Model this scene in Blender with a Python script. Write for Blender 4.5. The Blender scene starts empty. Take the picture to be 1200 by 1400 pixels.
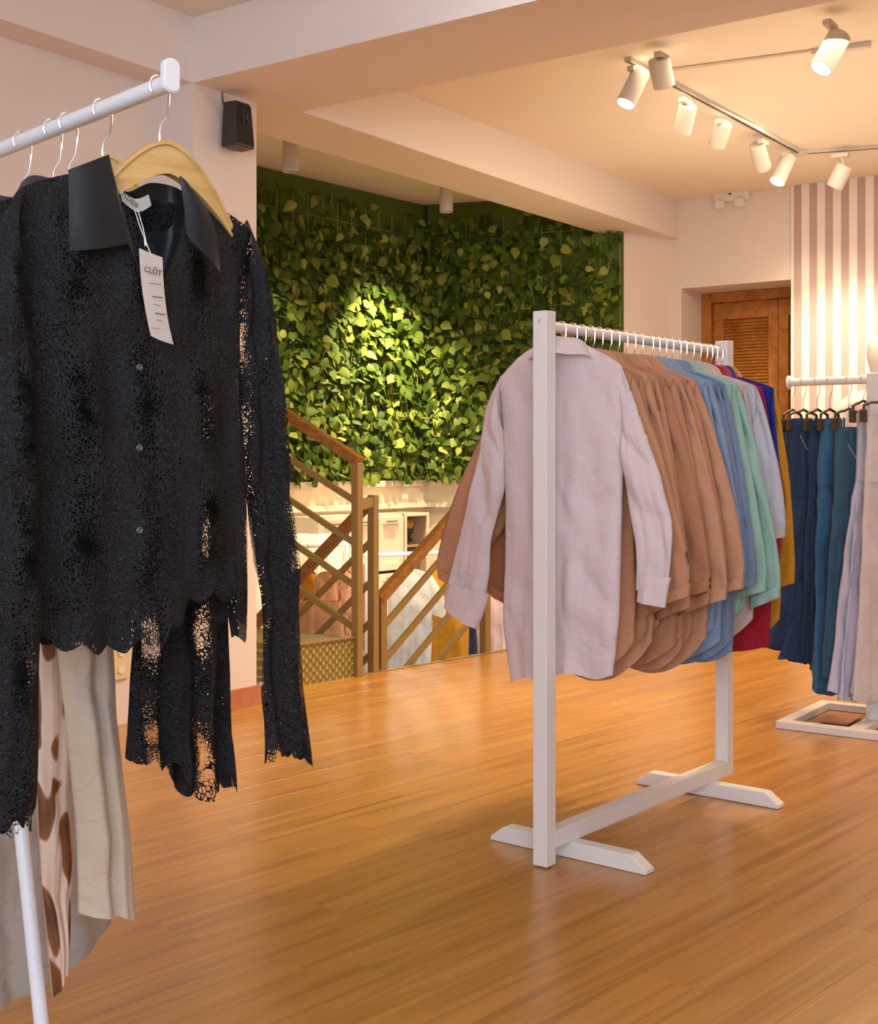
import bpy, bmesh, math, random
from mathutils import Vector, Matrix, noise
R = math.radians
PI = math.pi
random.seed(7)
SC = bpy.context.scene
COL = SC.collection
F, CX, HY, CH = 1750.0, 600.0, 630.0, 1.05      # focal length (px of the 1200x1400 frame), centre, horizon, eye height

# ---------------------------------------------------------------- camera
cam_d = bpy.data.cameras.new('camera'); cam = bpy.data.objects.new('camera', cam_d); COL.objects.link(cam)
cam.location = (0, 0, CH); cam.rotation_euler = (R(90), 0, 0)
cam_d.sensor_fit = 'AUTO'; cam_d.sensor_width = 36.0; cam_d.lens = F / 1400 * 36
cam_d.shift_y = -(700 - HY) / 1400
cam_d.clip_start = 0.05
SC.camera = cam
# ---------------------------------------------------------------- world, lights, exposure
SC.view_settings.view_transform = 'Standard'; SC.view_settings.look = 'None'
SC.view_settings.gamma = 1; SC.view_settings.use_curve_mapping = False
SC.view_settings.exposure = 0.22
SC.cycles.use_denoising = True
SC.cycles.max_bounces = 7; SC.cycles.diffuse_bounces = 4; SC.cycles.transparent_max_bounces = 16
SC.cycles.sample_clamp_indirect = 4.0
w = bpy.data.worlds.new('world'); SC.world = w; w.use_nodes = True
w.node_tree.nodes['Background'].inputs[0].default_value = (0.80, 0.86, 1.0, 1)
w.node_tree.nodes['Background'].inputs[1].default_value = 0.62

def area(name, loc, target, size, size_y, power, color):
    d = bpy.data.lights.new(name, 'AREA'); d.shape = 'RECTANGLE'; d.size = size; d.size_y = size_y
    d.energy = power; d.color = color
    o = bpy.data.objects.new(name, d); COL.objects.link(o); o.location = loc
    o.rotation_euler = (Vector(target) - Vector(loc)).to_track_quat('-Z', 'Y').to_euler()
    o.visible_camera = False
    return o
def spot(name, loc, target, power, color, angle=60, blend=.6, rad=.03):
    d = bpy.data.lights.new(name, 'SPOT'); d.energy = power; d.color = color
    d.spot_size = R(angle); d.spot_blend = blend; d.shadow_soft_size = rad
    o = bpy.data.objects.new(name, d); COL.objects.link(o); o.location = loc
    o.rotation_euler = (Vector(target) - Vector(loc)).to_track_quat('-Z', 'Y').to_euler()
    return o
WARM = (1.0, 0.76, 0.48); WARM2 = (1.0, 0.80, 0.56)
# fill lights added below the far and near ceilings, and the shopfront behind the camera
area('ceiling_fill_light', (1.9, 6.0, 2.78), (1.75, 6.2, 0), 2.0, 3.0, 80, WARM)  # added soft fill standing in for the spread of the track spotlights
area('ceiling_bounce_light', (1.75, 6.3, 1.95), (1.75, 6.3, 3), 1.6, 2.6, 13, (1.0, .80, .56))  # added upward fill standing in for light bounced onto the ceiling
area('near_ceiling_fill', (0.6, 1.6, 2.9), (0.5, 2.9, 0), 1.6, 1.6, 9, (1.0, .84, .66))  # unseen area light brightening the near floor, no lamp fitting built
area('shopfront_daylight', (-0.4, -1.8, 1.9), (0.0, 4, 2.0), 3.2, 1.8, 95, (0.80, .88, 1.0))
spot('near_beam_lamp', (.33, 3.75, 2.93), (.25, 4.35, 2.75), 9, (.92, .95, 1.0), 120, .9, .05)
area('lower_room_light', (-.35, 7.7, 0.60), (-.35, 7.7, -1), 1.2, .5, 7, WARM2)

# ---------------------------------------------------------------- helpers
def V(*a): return Vector(a)
A2 = Vector((.574, .819)); B2 = Vector((.819, -.574)); E2 = Vector((.677, .736))
def PX(px, py, D): return Vector(((px - CX) / F * D, D, CH + (HY - py) / F * D))
def ray_line(px, p, d):
    """plan point where the sight line of column px meets the plan line p + t d"""
    k = (px - CX) / F
    t = (k * p[1] - p[0]) / (d[0] - k * d[1])
    return Vector((p[0] + d[0] * t, p[1] + d[1] * t))

def link(name, me, mat=None, parent=None, loc=None, rot=None):
    o = bpy.data.objects.new(name, me); COL.objects.link(o)
    if mat is not None and me is not None and not me.materials: me.materials.append(mat)
    if parent: o.parent = parent
    if loc is not None: o.location = loc
    if rot is not None: o.rotation_euler = rot
    return o
def thing(name, label, cat, loc=(0, 0, 0), rz=0, group=None):
    o = bpy.data.objects.new(name, None); COL.objects.link(o)
    o.empty_display_size = .05
    o.location = loc; o.rotation_euler = (0, 0, rz); o['label'] = label; o['category'] = cat
    if group: o['group'] = group
    return o
def tag(o, label, cat, group=None):
    o['label'] = label; o['category'] = cat
    if group: o['group'] = group
    return o
def struct(o): o['kind'] = 'structure'; return o
def stuff(o): o['kind'] = 'stuff'; return o
def mesh_from(bm, name='m', smooth=False):
    me = bpy.data.meshes.new(name); bmesh.ops.recalc_face_normals(bm, faces=bm.faces[:]); bm.to_mesh(me); bm.free()
    if smooth: me.shade_smooth(); me.set_sharp_from_angle(angle=R(42))
    return me
def add_box(bm, c, s, rz=0, M=None):
    vs = []
    for x in (-.5, .5):
        for y in (-.5, .5):
            for z in (-.5, .5):
                p = Vector((x * s[0], y * s[1], z * s[2]))
                if rz: p = Matrix.Rotation(rz, 3, 'Z') @ p
                if M: p = M @ p
                vs.append(bm.verts.new(p + Vector(c)))
    for f in ((0,1,3,2),(4,6,7,5),(0,4,5,1),(2,3,7,6),(0,2,6,4),(1,5,7,3)):
        bm.faces.new([vs[i] for i in f])
    return vs
def bevel(bm, w, seg=2):
    bmesh.ops.bevel(bm, geom=bm.edges[:], offset=w, segments=seg, affect='EDGES', profile=.5)
def box_me(c, s, bev=0, rz=0, seg=2):
    bm = bmesh.new(); add_box(bm, c, s, rz)
    if bev: bevel(bm, bev, seg)
    return mesh_from(bm)
def add_prism(bm, pts, z0, z1):
    lo = [bm.verts.new((p[0], p[1], z0)) for p in pts]; hi = [bm.verts.new((p[0], p[1], z1)) for p in pts]
    n = len(pts)
    bm.faces.new(lo[::-1]); bm.faces.new(hi)
    for i in range(n): bm.faces.new((lo[i], lo[(i+1) % n], hi[(i+1) % n], hi[i]))
def prism_me(pts, z0, z1):
    bm = bmesh.new(); add_prism(bm, pts, z0, z1); return mesh_from(bm)
def frame_of(t):
    t = t.normalized(); up = Vector((0, 0, 1)) if abs(t.z) < .95 else Vector((0, 1, 0))
    a = t.cross(up).normalized(); return a, a.cross(t).normalized()
def add_tube(bm, pts, r, n=10, caps=True):
    pts = [Vector(p) for p in pts]; rings = []
    rr = r if isinstance(r, (list, tuple)) else [r] * len(pts)
    pa = None
    for i, p in enumerate(pts):
        t = (pts[min(i+1, len(pts)-1)] - pts[max(i-1, 0)])
        if pa is None: a, b = frame_of(t)
        else:
            tn = t.normalized(); a = (pa - tn * pa.dot(tn)).normalized(); b = a.cross(tn).normalized()
        pa = a
        rings.append([bm.verts.new(p + (a * math.cos(2*PI*k/n) + b * math.sin(2*PI*k/n)) * rr[i]) for k in range(n)])
    for i in range(len(rings)-1):
        for k in range(n):
            bm.faces.new((rings[i][k], rings[i][(k+1) % n], rings[i+1][(k+1) % n], rings[i+1][k]))
    if caps:
        bm.faces.new(rings[0][::-1]); bm.faces.new(rings[-1])
def tube_me(pts, r, n=10, smooth=True):
    bm = bmesh.new(); add_tube(bm, pts, r, n); me = mesh_from(bm, smooth=smooth); return me
def add_bar(bm, p0, p1, wdt, hgt, up=Vector((0, 0, 1))):
    """rectangular bar from p0 to p1: wdt sideways, hgt along up"""
    p0 = Vector(p0); p1 = Vector(p1); t = (p1 - p0).normalized()
    s = t.cross(up)
    s = s.normalized() if s.length > 1e-4 else Vector((1, 0, 0)); u = s.cross(t).normalized()
    vs = []
    for p in (p0, p1):
        for a, b in ((-1,-1),(1,-1),(1,1),(-1,1)):
            vs.append(bm.verts.new(p + s * a * wdt/2 + u * b * hgt/2))
    for f in ((3,2,1,0),(4,5,6,7),(0,1,5,4),(1,2,6,5),(2,3,7,6),(3,0,4,7)):
        bm.faces.new([vs[i] for i in f])
def bar_me(p0, p1, wdt, hgt, bev=0, up=Vector((0, 0, 1))):
    bm = bmesh.new(); add_bar(bm, p0, p1, wdt, hgt, up)
    if bev: bevel(bm, bev, 2)
    return mesh_from(bm)
def add_lathe(bm, prof, n=24, M=None):
    rings = []
    for r, z in prof:
        ring = []
        for k in range(n):
            p = Vector((r * math.cos(2*PI*k/n), r * math.sin(2*PI*k/n), z))
            if M: p = M @ p
            ring.append(bm.verts.new(p))
        rings.append(ring)
    for i in range(len(rings)-1):
        for k in range(n):
            bm.faces.new((rings[i][k], rings[i][(k+1) % n], rings[i+1][(k+1) % n], rings[i+1][k]))
    bm.faces.new(rings[0][::-1]); bm.faces.new(rings[-1])
def catmull(P, t):
    n = len(P) - 1; f = min(max(t, 0), 1) * n; i = min(int(f), n-1); u = f - i
    p0 = P[max(i-1, 0)]; p1 = P[i]; p2 = P[i+1]; p3 = P[min(i+2, n)]
    return tuple(.5 * ((2*b) + (c-a)*u + (2*a-5*b+4*c-d)*u*u + (3*b-a-3*c+d)*u**3) for a, b, c, d in zip(p0, p1, p2, p3))
def sstep(a, b, x):
    x = min(max((x-a)/(b-a), 0), 1); return x*x*(3-2*x)

# ---------------------------------------------------------------- materials
def new_mat(name):
    m = bpy.data.materials.new(name); m.use_nodes = True
    return m, m.node_tree, m.node_tree.nodes['Principled BSDF']
def N(nt, typ, **kw):
    n = nt.nodes.new(typ)
    for k, v in kw.items():
        if k in n.inputs: n.inputs[k].default_value = v
        else: setattr(n, k, v)
    return n
def simple(name, col, rough=.5, metal=0, bump=0, bscale=60, var=0, spec=.5, emit=None, estr=0):
    m, nt, b = new_mat(name)
    b.inputs['Base Color'].default_value = (*col, 1); b.inputs['Roughness'].default_value = rough
    b.inputs['Metallic'].default_value = metal; b.inputs['Specular IOR Level'].default_value = spec
    if emit: b.inputs['Emission Color'].default_value = (*emit, 1); b.inputs['Emission Strength'].default_value = estr
    tc = N(nt, 'ShaderNodeTexCoord')
    if bump or var:
        nz = N(nt, 'ShaderNodeTexNoise', Scale=bscale, Detail=4.0); nt.links.new(tc.outputs['Object'], nz.inputs['Vector'])
        if bump:
            bp = N(nt, 'ShaderNodeBump', Strength=bump, Distance=.01); nt.links.new(nz.outputs['Fac'], bp.inputs['Height'])
            nt.links.new(bp.outputs['Normal'], b.inputs['Normal'])
        if var:
            n2 = N(nt, 'ShaderNodeTexNoise', Scale=2.0, Detail=5.0); nt.links.new(tc.outputs['Object'], n2.inputs['Vector'])
            mx = N(nt, 'ShaderNodeMix', data_type='RGBA'); mx.inputs[6].default_value = (*[c*(1-var) for c in col], 1)
            mx.inputs[7].default_value = (*[min(1, c*(1+var)) for c in col], 1)
            nt.links.new(n2.outputs['Fac'], mx.inputs[0]); nt.links.new(mx.outputs[2], b.inputs['Base Color'])
    return m
def cloth(name, col, rough=.85, weave=.15, wscale=700, crease=.35, var=.10, streak=0, denim=False, trans=0.0):
    """woven cloth: UVs are metres, u across, v along the garment"""
    m, nt, b = new_mat(name)
    b.inputs['Roughness'].default_value = rough; b.inputs['Specular IOR Level'].default_value = .2
    b.inputs['Sheen Weight'].default_value = .15
    uv = N(nt, 'ShaderNodeTexCoord')
    mp = N(nt, 'ShaderNodeMapping'); nt.links.new(uv.outputs['UV'], mp.inputs['Vector'])
    mp.inputs['Scale'].default_value = (60, 6, 1) if streak else (9, 5, 1)
    nz = N(nt, 'ShaderNodeTexNoise', Scale=1.0, Detail=6.0, Roughness=.6); nt.links.new(mp.outputs[0], nz.inputs['Vector'])
    mx = N(nt, 'ShaderNodeMix', data_type='RGBA')
    mx.inputs[6].default_value = (*[c*(1-var) for c in col], 1); mx.inputs[7].default_value = (*[min(1, c*(1+var)) for c in col], 1)
    nt.links.new(nz.outputs['Fac'], mx.inputs[0]); nt.links.new(mx.outputs[2], b.inputs['Base Color'])
    # creases: ridged noise in metres
    cr = N(nt, 'ShaderNodeTexNoise', Scale=14.0, Detail=3.0, Roughness=.55, Distortion=1.2); nt.links.new(uv.outputs['UV'], cr.inputs['Vector'])
    b1 = N(nt, 'ShaderNodeBump', Strength=crease, Distance=.02); nt.links.new(cr.outputs['Fac'], b1.inputs['Height'])
    wv = N(nt, 'ShaderNodeTexNoise', Scale=float(wscale), Detail=1.0); nt.links.new(uv.outputs['UV'], wv.inputs['Vector'])
    b2 = N(nt, 'ShaderNodeBump', Strength=weave, Distance=.002); nt.links.new(wv.outputs['Fac'], b2.inputs['Height'])
    nt.links.new(b1.outputs[0], b2.inputs['Normal']); nt.links.new(b2.outputs[0], b.inputs['Normal'])
    if trans:
        out = nt.nodes['Material Output']
        tr = N(nt, 'ShaderNodeBsdfTranslucent'); nt.links.new(mx.outputs[2], tr.inputs[0])
        ms = N(nt, 'ShaderNodeMixShader'); ms.inputs[0].default_value = trans
        nt.links.new(b.outputs[0], ms.inputs[1]); nt.links.new(tr.outputs[0], ms.inputs[2]); nt.links.new(ms.outputs[0], out.inputs[0])
    return m
def lace(name, col=(.007, .007, .009), hole=.42):
    """crochet lace: cord network with real see-through holes, denser leaf motifs"""
    m, nt, b = new_mat(name); L = nt.links.new
    b.inputs['Base Color'].default_value = (*col, 1); b.inputs['Roughness'].default_value = .7
    b.inputs['Specular IOR Level'].default_value = .35
    uv = N(nt, 'ShaderNodeTexCoord')
    dn = N(nt, 'ShaderNodeTexNoise', Scale=30.0, Detail=2.0); L(uv.outputs['UV'], dn.inputs['Vector'])
    dm = N(nt, 'ShaderNodeVectorMath', operation='SCALE'); dm.inputs['Scale'].default_value = .008; L(dn.outputs['Color'], dm.inputs[0])
    ad = N(nt, 'ShaderNodeVectorMath', operation='ADD'); L(uv.outputs['UV'], ad.inputs[0]); L(dm.outputs[0], ad.inputs[1])
    mp = N(nt, 'ShaderNodeMapping'); mp.inputs['Scale'].default_value = (1.35, 1, 1); L(ad.outputs[0], mp.inputs['Vector'])
    vo = N(nt, 'ShaderNodeTexVoronoi', feature='DISTANCE_TO_EDGE', Scale=215.0); L(mp.outputs[0], vo.inputs['Vector'])
    # motif field: vertical leaf shapes
    sx = N(nt, 'ShaderNodeSeparateXYZ'); L(uv.outputs['UV'], sx.inputs[0])
    def mth(op, a, bb=None, v=None):
        n = N(nt, 'ShaderNodeMath', operation=op)
        if hasattr(a, 'links'): L(a, n.inputs[0])
        else: n.inputs[0].default_value = a
        if bb is not None:
            if hasattr(bb, 'links'): L(bb, n.inputs[1])
            else: n.inputs[1].default_value = bb
        return n.outputs[0]
    mx_ = mth('MULTIPLY', sx.outputs[0], 68.0); my_ = mth('MULTIPLY', sx.outputs[1], 36.0)
    row = mth('FLOOR', mth('DIVIDE', my_, 2*PI)); mx2 = mth('ADD', mx_, mth('MULTIPLY', row, PI))
    f = mth('MULTIPLY', mth('SINE', mx2), mth('SINE', mth('MULTIPLY', my_, .5)))
    nz = N(nt, 'ShaderNodeTexNoise', Scale=16.0, Detail=2.0); L(uv.outputs['UV'], nz.inputs['Vector'])
    f2 = mth('ADD', mth('MULTIPLY', f, .50), mth('MULTIPLY', nz.outputs['Fac'], 1.15))     # ~ .2 .. .9
    thr = mth('MULTIPLY', f2, hole)                                                       # hole where distance > thr
    al = mth('LESS_THAN', vo.outputs['Distance'], thr)
    L(al, b.inputs['Alpha'])
    h = N(nt, 'ShaderNodeBump', Strength=1.0, Distance=.010, invert=True); L(vo.outputs['Distance'], h.inputs['Height'])
    kn = N(nt, 'ShaderNodeTexNoise', Scale=420.0, Detail=2.0); L(uv.outputs['UV'], kn.inputs['Vector'])
    h2 = N(nt, 'ShaderNodeBump', Strength=.7, Distance=.003); L(kn.outputs['Fac'], h2.inputs['Height']); L(h.outputs[0], h2.inputs['Normal'])
    h3 = N(nt, 'ShaderNodeBump', Strength=.9, Distance=.012); L(f, h3.inputs['Height']); L(h2.outputs[0], h3.inputs['Normal'])
    L(h3.outputs[0], b.inputs['Normal'])
    cr = N(nt, 'ShaderNodeMix', data_type='RGBA'); cr.inputs[6].default_value = (*[c*.3 for c in col], 1); cr.inputs[7].default_value = (*[c*4.0 for c in col], 1)
    L(kn.outputs['Fac'], cr.inputs[0]); L(cr.outputs[2], b.inputs['Base Color'])
    return m
def wood_mat(name, c0, c1, c2, rough=.35, rnd=.35, sx=1.6, sy=34, bump=.08, coat=0.0):
    m, nt, b = new_mat(name); L = nt.links.new
    tc = N(nt, 'ShaderNodeTexCoord'); oi = N(nt, 'ShaderNodeObjectInfo')
    of = N(nt, 'ShaderNodeVectorMath', operation='SCALE'); of.inputs['Scale'].default_value = 37.0
    cb = N(nt, 'ShaderNodeCombineXYZ'); L(oi.outputs['Random'], cb.inputs[0]); L(oi.outputs['Random'], cb.inputs[1]); L(cb.outputs[0], of.inputs[0])
    ad = N(nt, 'ShaderNodeVectorMath', operation='ADD'); L(tc.outputs['Object'], ad.inputs[0]); L(of.outputs[0], ad.inputs[1])
    mp = N(nt, 'ShaderNodeMapping'); mp.inputs['Scale'].default_value = (sx, sy, sy); L(ad.outputs[0], mp.inputs['Vector'])
    nz = N(nt, 'ShaderNodeTexNoise', Scale=1.0, Detail=7.0, Roughness=.62, Distortion=.6); L(mp.outputs[0], nz.inputs['Vector'])
    cr = N(nt, 'ShaderNodeValToRGB'); L(nz.outputs['Fac'], cr.inputs[0])
    e = cr.color_ramp.elements; e[0].position = .30; e[0].color = (*c0, 1); e[1].position = .72; e[1].color = (*c2, 1)
    k = e.new(.5); k.color = (*c1, 1)
    hs = N(nt, 'ShaderNodeHueSaturation'); L(cr.outputs[0], hs.inputs['Color'])
    vr = N(nt, 'ShaderNodeMapRange'); vr.inputs['To Min'].default_value = 1 - rnd/2; vr.inputs['To Max'].default_value = 1 + rnd/2
    L(oi.outputs['Random'], vr.inputs['Value']); L(vr.outputs[0], hs.inputs['Value']); L(hs.outputs[0], b.inputs['Base Color'])
    b.inputs['Roughness'].default_value = rough
    if coat: b.inputs['Coat Weight'].default_value = coat; b.inputs['Coat Roughness'].default_value = .22
    rr = N(nt, 'ShaderNodeMapRange'); rr.inputs['To Min'].default_value = rough - .06; rr.inputs['To Max'].default_value = rough + .10
    L(nz.outputs['Fac'], rr.inputs['Value']); L(rr.outputs[0], b.inputs['Roughness'])
    bp = N(nt, 'ShaderNodeBump', Strength=bump, Distance=.003); L(nz.outputs['Fac'], bp.inputs['Height']); L(bp.outputs[0], b.inputs['Normal'])
    return m

M = {}
M['wall'] = simple('painted_wall', (.78, .70, .65), .75, bump=.05, bscale=90, var=.03)
M['beam'] = simple('painted_beam', (.80, .73, .69), .75, bump=.04, bscale=90, var=.02)
M['ceil'] = simple('painted_ceiling', (.84, .76, .66), .85, bump=.03, bscale=80, var=.02)
M['white'] = simple('white_paint', (.84, .82, .80), .38, bump=.05, bscale=40, var=.03)
M['rackmetal'] = simple('white_powder_coat', (.80, .81, .86), .28)
M['chrome'] = simple('chrome_wire', (.85, .85, .87), .16, metal=1)
M['brass'] = simple('painted_bronze_metal', (.36, .25, .095), .42, metal=.35, var=.08)
M['railwood'] = wood_mat('handrail_wood', (.20, .085, .018), (.33, .15, .035), (.42, .21, .055), .35, .0)
M['floor'] = wood_mat('oak_laminate', (.35, .150, .030), (.51, .235, .050), (.61, .31, .075), .30, .12, sx=1.1, sy=26, bump=.04, coat=.25)
M['base'] = wood_mat('baseboard_wood', (.42, .14, .07), (.50, .19, .10), (.56, .24, .13), .45, .0)
M['door'] = wood_mat('varnished_door_wood', (.28, .10, .018), (.40, .155, .03), (.50, .21, .05), .38, .0, sx=14, sy=14)
M['cream'] = simple('cream_cabinet', (.80, .68, .52), .5, var=.03)
M['niche'] = simple('niche_lining', (.42, .30, .20), .6, var=.1)
M['ivyback'] = simple('green_board', (.075, .125, .010), .8, bump=.2, bscale=30, var=.25)
M['wire'] = simple('trellis_wire', (.30, .34, .16), .5)
M['dark'] = simple('dark_plastic', (.035, .030, .028), .45, bump=.1)
M['blackgrille'] = simple('speaker_grille', (.055, .045, .045), .6, bump=.4, bscale=500)
M['plastic'] = simple('white_plastic', (.80, .76, .72), .4)
M['lamp'] = simple('lamp_body', (.62, .58, .55), .5)
M['lens_on'] = simple('lamp_lens_lit', (1, .9, .75), .3, emit=(1.0, .86, .62), estr=14)
M['lens_off'] = simple('lamp_lens', (.75, .70, .62), .2)
M['tread'] = None
M['olive'] = simple('olive_plastic', (.060, .048, .028), .35)
M['hangerwood'] = wood_mat('bamboo_ply', (.50, .30, .10), (.62, .40, .15), (.70, .48, .20), .35, .1, sx=6, sy=60)
M['card'] = simple('tag_card', (.86, .78, .71), .6)
M['label'] = simple('woven_label', (.75, .75, .74), .8, bump=.2, bscale=900)
M['ink'] = simple('ink', (.03, .03, .035), .6)
M['string'] = simple('tag_string', (.75, .73, .70), .7)
M['satin'] = simple('black_satin', (.030, .036, .045), .42, bump=.18, bscale=28, spec=.6)
M['lace'] = lace('black_crochet_lace', hole=.60)
M['lace_open'] = lace('black_crochet_lace_open', hole=.47)
M['lace_b'] = lace('black_crochet_lace_mid', hole=.55)
M['button'] = simple('grey_button', (.10, .09, .09), .3)
M['lilac'] = cloth('lilac_cotton', (.80, .685, .70), var=.05, streak=1, trans=.15)
M['tan'] = cloth('tan_cotton', (.58, .29, .165), var=.07, trans=.08)
M['tan2'] = cloth('tan_cotton_dark', (.50, .24, .13), var=.07, trans=.08)
M['tan3'] = cloth('tan_cotton_light', (.62, .33, .20), var=.06, trans=.08)
M['blue'] = cloth('light_blue_cotton', (.28, .40, .56), var=.08, trans=.1)
M['blue2'] = cloth('chambray', (.20, .275, .42), var=.12, streak=1)
M['mint'] = cloth('mint_cotton', (.38, .60, .52), var=.06, trans=.1)
M['blush'] = cloth('blush_cotton', (.66, .54, .50), var=.05, trans=.1)
M['greylilac'] = cloth('grey_lilac_linen', (.56, .56, .64), var=.08, streak=1)
M['royal'] = cloth('royal_blue_cotton', (.018, .028, .26), var=.1)
M['purple'] = cloth('deep_purple_cotton', (.05, .02, .12), var=.1)
M['magenta'] = cloth('magenta_cotton', (.36, .018, .09), var=.1)
M['red'] = cloth('crimson_viscose', (.36, .012, .030), var=.1)
M['mustard'] = cloth('mustard_cotton', (.58, .27, .02), var=.08)
M['linen'] = cloth('beige_linen', (.55, .46, .37), var=.10, streak=1, weave=.5, wscale=500)
M['greige'] = cloth('greige_linen', (.42, .37, .32), var=.06, streak=1, weave=.4)
M['jean1'] = cloth('dark_denim', (.026, .062, .145), var=.25, streak=1, weave=.4, wscale=900)
M['jean2'] = cloth('mid_denim', (.045, .16, .33), var=.2, streak=1, weave=.4, wscale=900)
M['jean3'] = cloth('washed_denim', (.045, .13, .22), var=.3, streak=1, weave=.4, wscale=900)
M['whitejean'] = cloth('pale_lavender_denim', (.60, .62, .78), var=.04)
M['whitejean2'] = cloth('white_denim', (.72, .68, .70), var=.04)
M['seam'] = simple('seam_thread', (.30, .34, .40), .8)
M['seam2'] = simple('pale_seam_thread', (.60, .56, .52), .8)
M['greytee'] = cloth('pale_grey_jersey', (.68, .72, .70), var=.04)
M['pinkskirt'] = cloth('pale_pink_cotton', (.74, .58, .57), var=.04)
M['apricot'] = cloth('apricot_cotton', (.74, .40, .20), var=.08)
M['floral'] = None
M['navy'] = cloth('navy_cotton', (.03, .04, .07))
M['manneq'] = simple('mannequin_white', (.86, .83, .78), .35)
M['blushtop'] = cloth('blush_top', (.62, .50, .47), var=.04)
def tread_mat():
    m, nt, b = new_mat('checker_plate'); L = nt.links.new
    tc = N(nt, 'ShaderNodeTexCoord'); mp = N(nt, 'ShaderNodeMapping'); mp.inputs['Rotation'].default_value = (0, 0, 0)
    L(tc.outputs['UV'], mp.inputs['Vector'])
    sp = N(nt, 'ShaderNodeSeparateXYZ'); L(mp.outputs[0], sp.inputs[0])
    def mth(op, a, bb=None):
        n = N(nt, 'ShaderNodeMath', operation=op)
        for i, q in ((0, a), (1, bb)):
            if q is None: continue
            if hasattr(q, 'links'): L(q, n.inputs[i])
            else: n.inputs[i].default_value = q
        return n.outputs[0]
    u = mth('MULTIPLY', mth('ADD', sp.outputs[0], sp.outputs[1]), 2*PI/.042); v = mth('MULTIPLY', mth('SUBTRACT', sp.outputs[0], sp.outputs[1]), 2*PI/.042)
    s = mth('ADD', mth('MULTIPLY', mth('SINE', u), 1.0), mth('SINE', v)); q = mth('GREATER_THAN', s, 1.05)
    mx = N(nt, 'ShaderNodeMix', data_type='RGBA'); mx.inputs[6].default_value = (.30, .24, .08, 1); mx.inputs[7].default_value = (.62, .50, .20, 1)
    L(q, mx.inputs[0]); L(mx.outputs[2], b.inputs['Base Color']); b.inputs['Metallic'].default_value = .45; b.inputs['Roughness'].default_value = .42
    bp = N(nt, 'ShaderNodeBump', Strength=.6, Distance=.003); L(s, bp.inputs['Height']); L(bp.outputs[0], b.inputs['Normal'])
    return m
M['tread'] = tread_mat()
def floral_mat(name, base, blots, scale, thr):
    m, nt, b = new_mat(name); L = nt.links.new; b.inputs['Roughness'].default_value = .6
    tc = N(nt, 'ShaderNodeTexCoord'); mp = N(nt, 'ShaderNodeMapping'); mp.inputs['Scale'].default_value = (1.0, .35, 1); L(tc.outputs['UV'], mp.inputs['Vector'])
    nz = N(nt, 'ShaderNodeTexNoise', Scale=scale, Detail=1.0, Distortion=.8); L(mp.outputs[0], nz.inputs['Vector'])
    cr = N(nt, 'ShaderNodeValToRGB'); L(nz.outputs['Fac'], cr.inputs[0]); e = cr.color_ramp.elements
    e[0].position = thr; e[0].color = (*base, 1); e[1].position = thr + .03; e[1].color = (*blots[0], 1)
    k = e.new(thr + .14); k.color = (*blots[1], 1)
    L(cr.outputs[0], b.inputs['Base Color'])
    return m
M['floral'] = floral_mat('cream_satin_with_brown_petals', (.66, .50, .40), ((.24, .085, .022), (.09, .03, .012)), 22.0, .52)
M['floral2'] = floral_mat('apricot_print', (.66, .38, .24), ((.25, .07, .06), (.70, .45, .15)), 30.0, .52)
def stripe_mat():
    m, nt, b = new_mat('striped_wallpaper'); L = nt.links.new; b.inputs['Roughness'].default_value = .7
    tc = N(nt, 'ShaderNodeTexCoord'); sp = N(nt, 'ShaderNodeSeparateXYZ'); L(tc.outputs['Object'], sp.inputs[0])
    def mth(op, a, bb):
        n = N(nt, 'ShaderNodeMath', operation=op)
        for i, q in ((0, a), (1, bb)):
            if hasattr(q, 'links'): L(q, n.inputs[i])
            else: n.inputs[i].default_value = q
        return n.outputs[0]
    fr = mth('FRACT', mth('DIVIDE', mth('ADD', sp.outputs[0], 10*.1035 - .018), .1035), 0.0)
    q = mth('LESS_THAN', fr, .5)
    mx = N(nt, 'ShaderNodeMix', data_type='RGBA'); mx.inputs[6].default_value = (.84, .78, .74, 1); mx.inputs[7].default_value = (.50, .37, .36, 1)
    L(q, mx.inputs[0]); L(mx.outputs[2], b.inputs['Base Color'])
    return m
M['stripe'] = stripe_mat()
def leaf_mat():
    m, nt, b = new_mat('ivy_leaf'); L = nt.links.new
    g = N(nt, 'ShaderNodeNewGeometry'); oi = N(nt, 'ShaderNodeObjectInfo')
    a = N(nt, 'ShaderNodeMath', operation='ADD'); L(g.outputs['Random Per Island'], a.inputs[0]); L(oi.outputs['Random'], a.inputs[1])
    fr = N(nt, 'ShaderNodeMath', operation='FRACT'); L(a.outputs[0], fr.inputs[0])
    cr = N(nt, 'ShaderNodeValToRGB'); L(fr.outputs[0], cr.inputs[0]); e = cr.color_ramp.elements
    e[0].position = 0; e[0].color = (.040, .075, .008, 1); e[1].position = 1; e[1].color = (.42, .45, .09, 1)
    k = e.new(.45); k.color = (.085, .14, .011, 1); k = e.new(.8); k.color = (.20, .25, .028, 1)
    L(cr.outputs[0], b.inputs['Base Color']); b.inputs['Roughness'].default_value = .55; b.inputs['Specular IOR Level'].default_value = .3
    out = nt.nodes['Material Output']; tr = N(nt, 'ShaderNodeBsdfTranslucent'); L(cr.outputs[0], tr.inputs[0])
    ms = N(nt, 'ShaderNodeMixShader'); ms.inputs[0].default_value = .22
    L(b.outputs[0], ms.inputs[1]); L(tr.outputs[0], ms.inputs[2]); L(ms.outputs[0], out.inputs[0])
    return m
M['leaf'] = leaf_mat()

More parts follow.
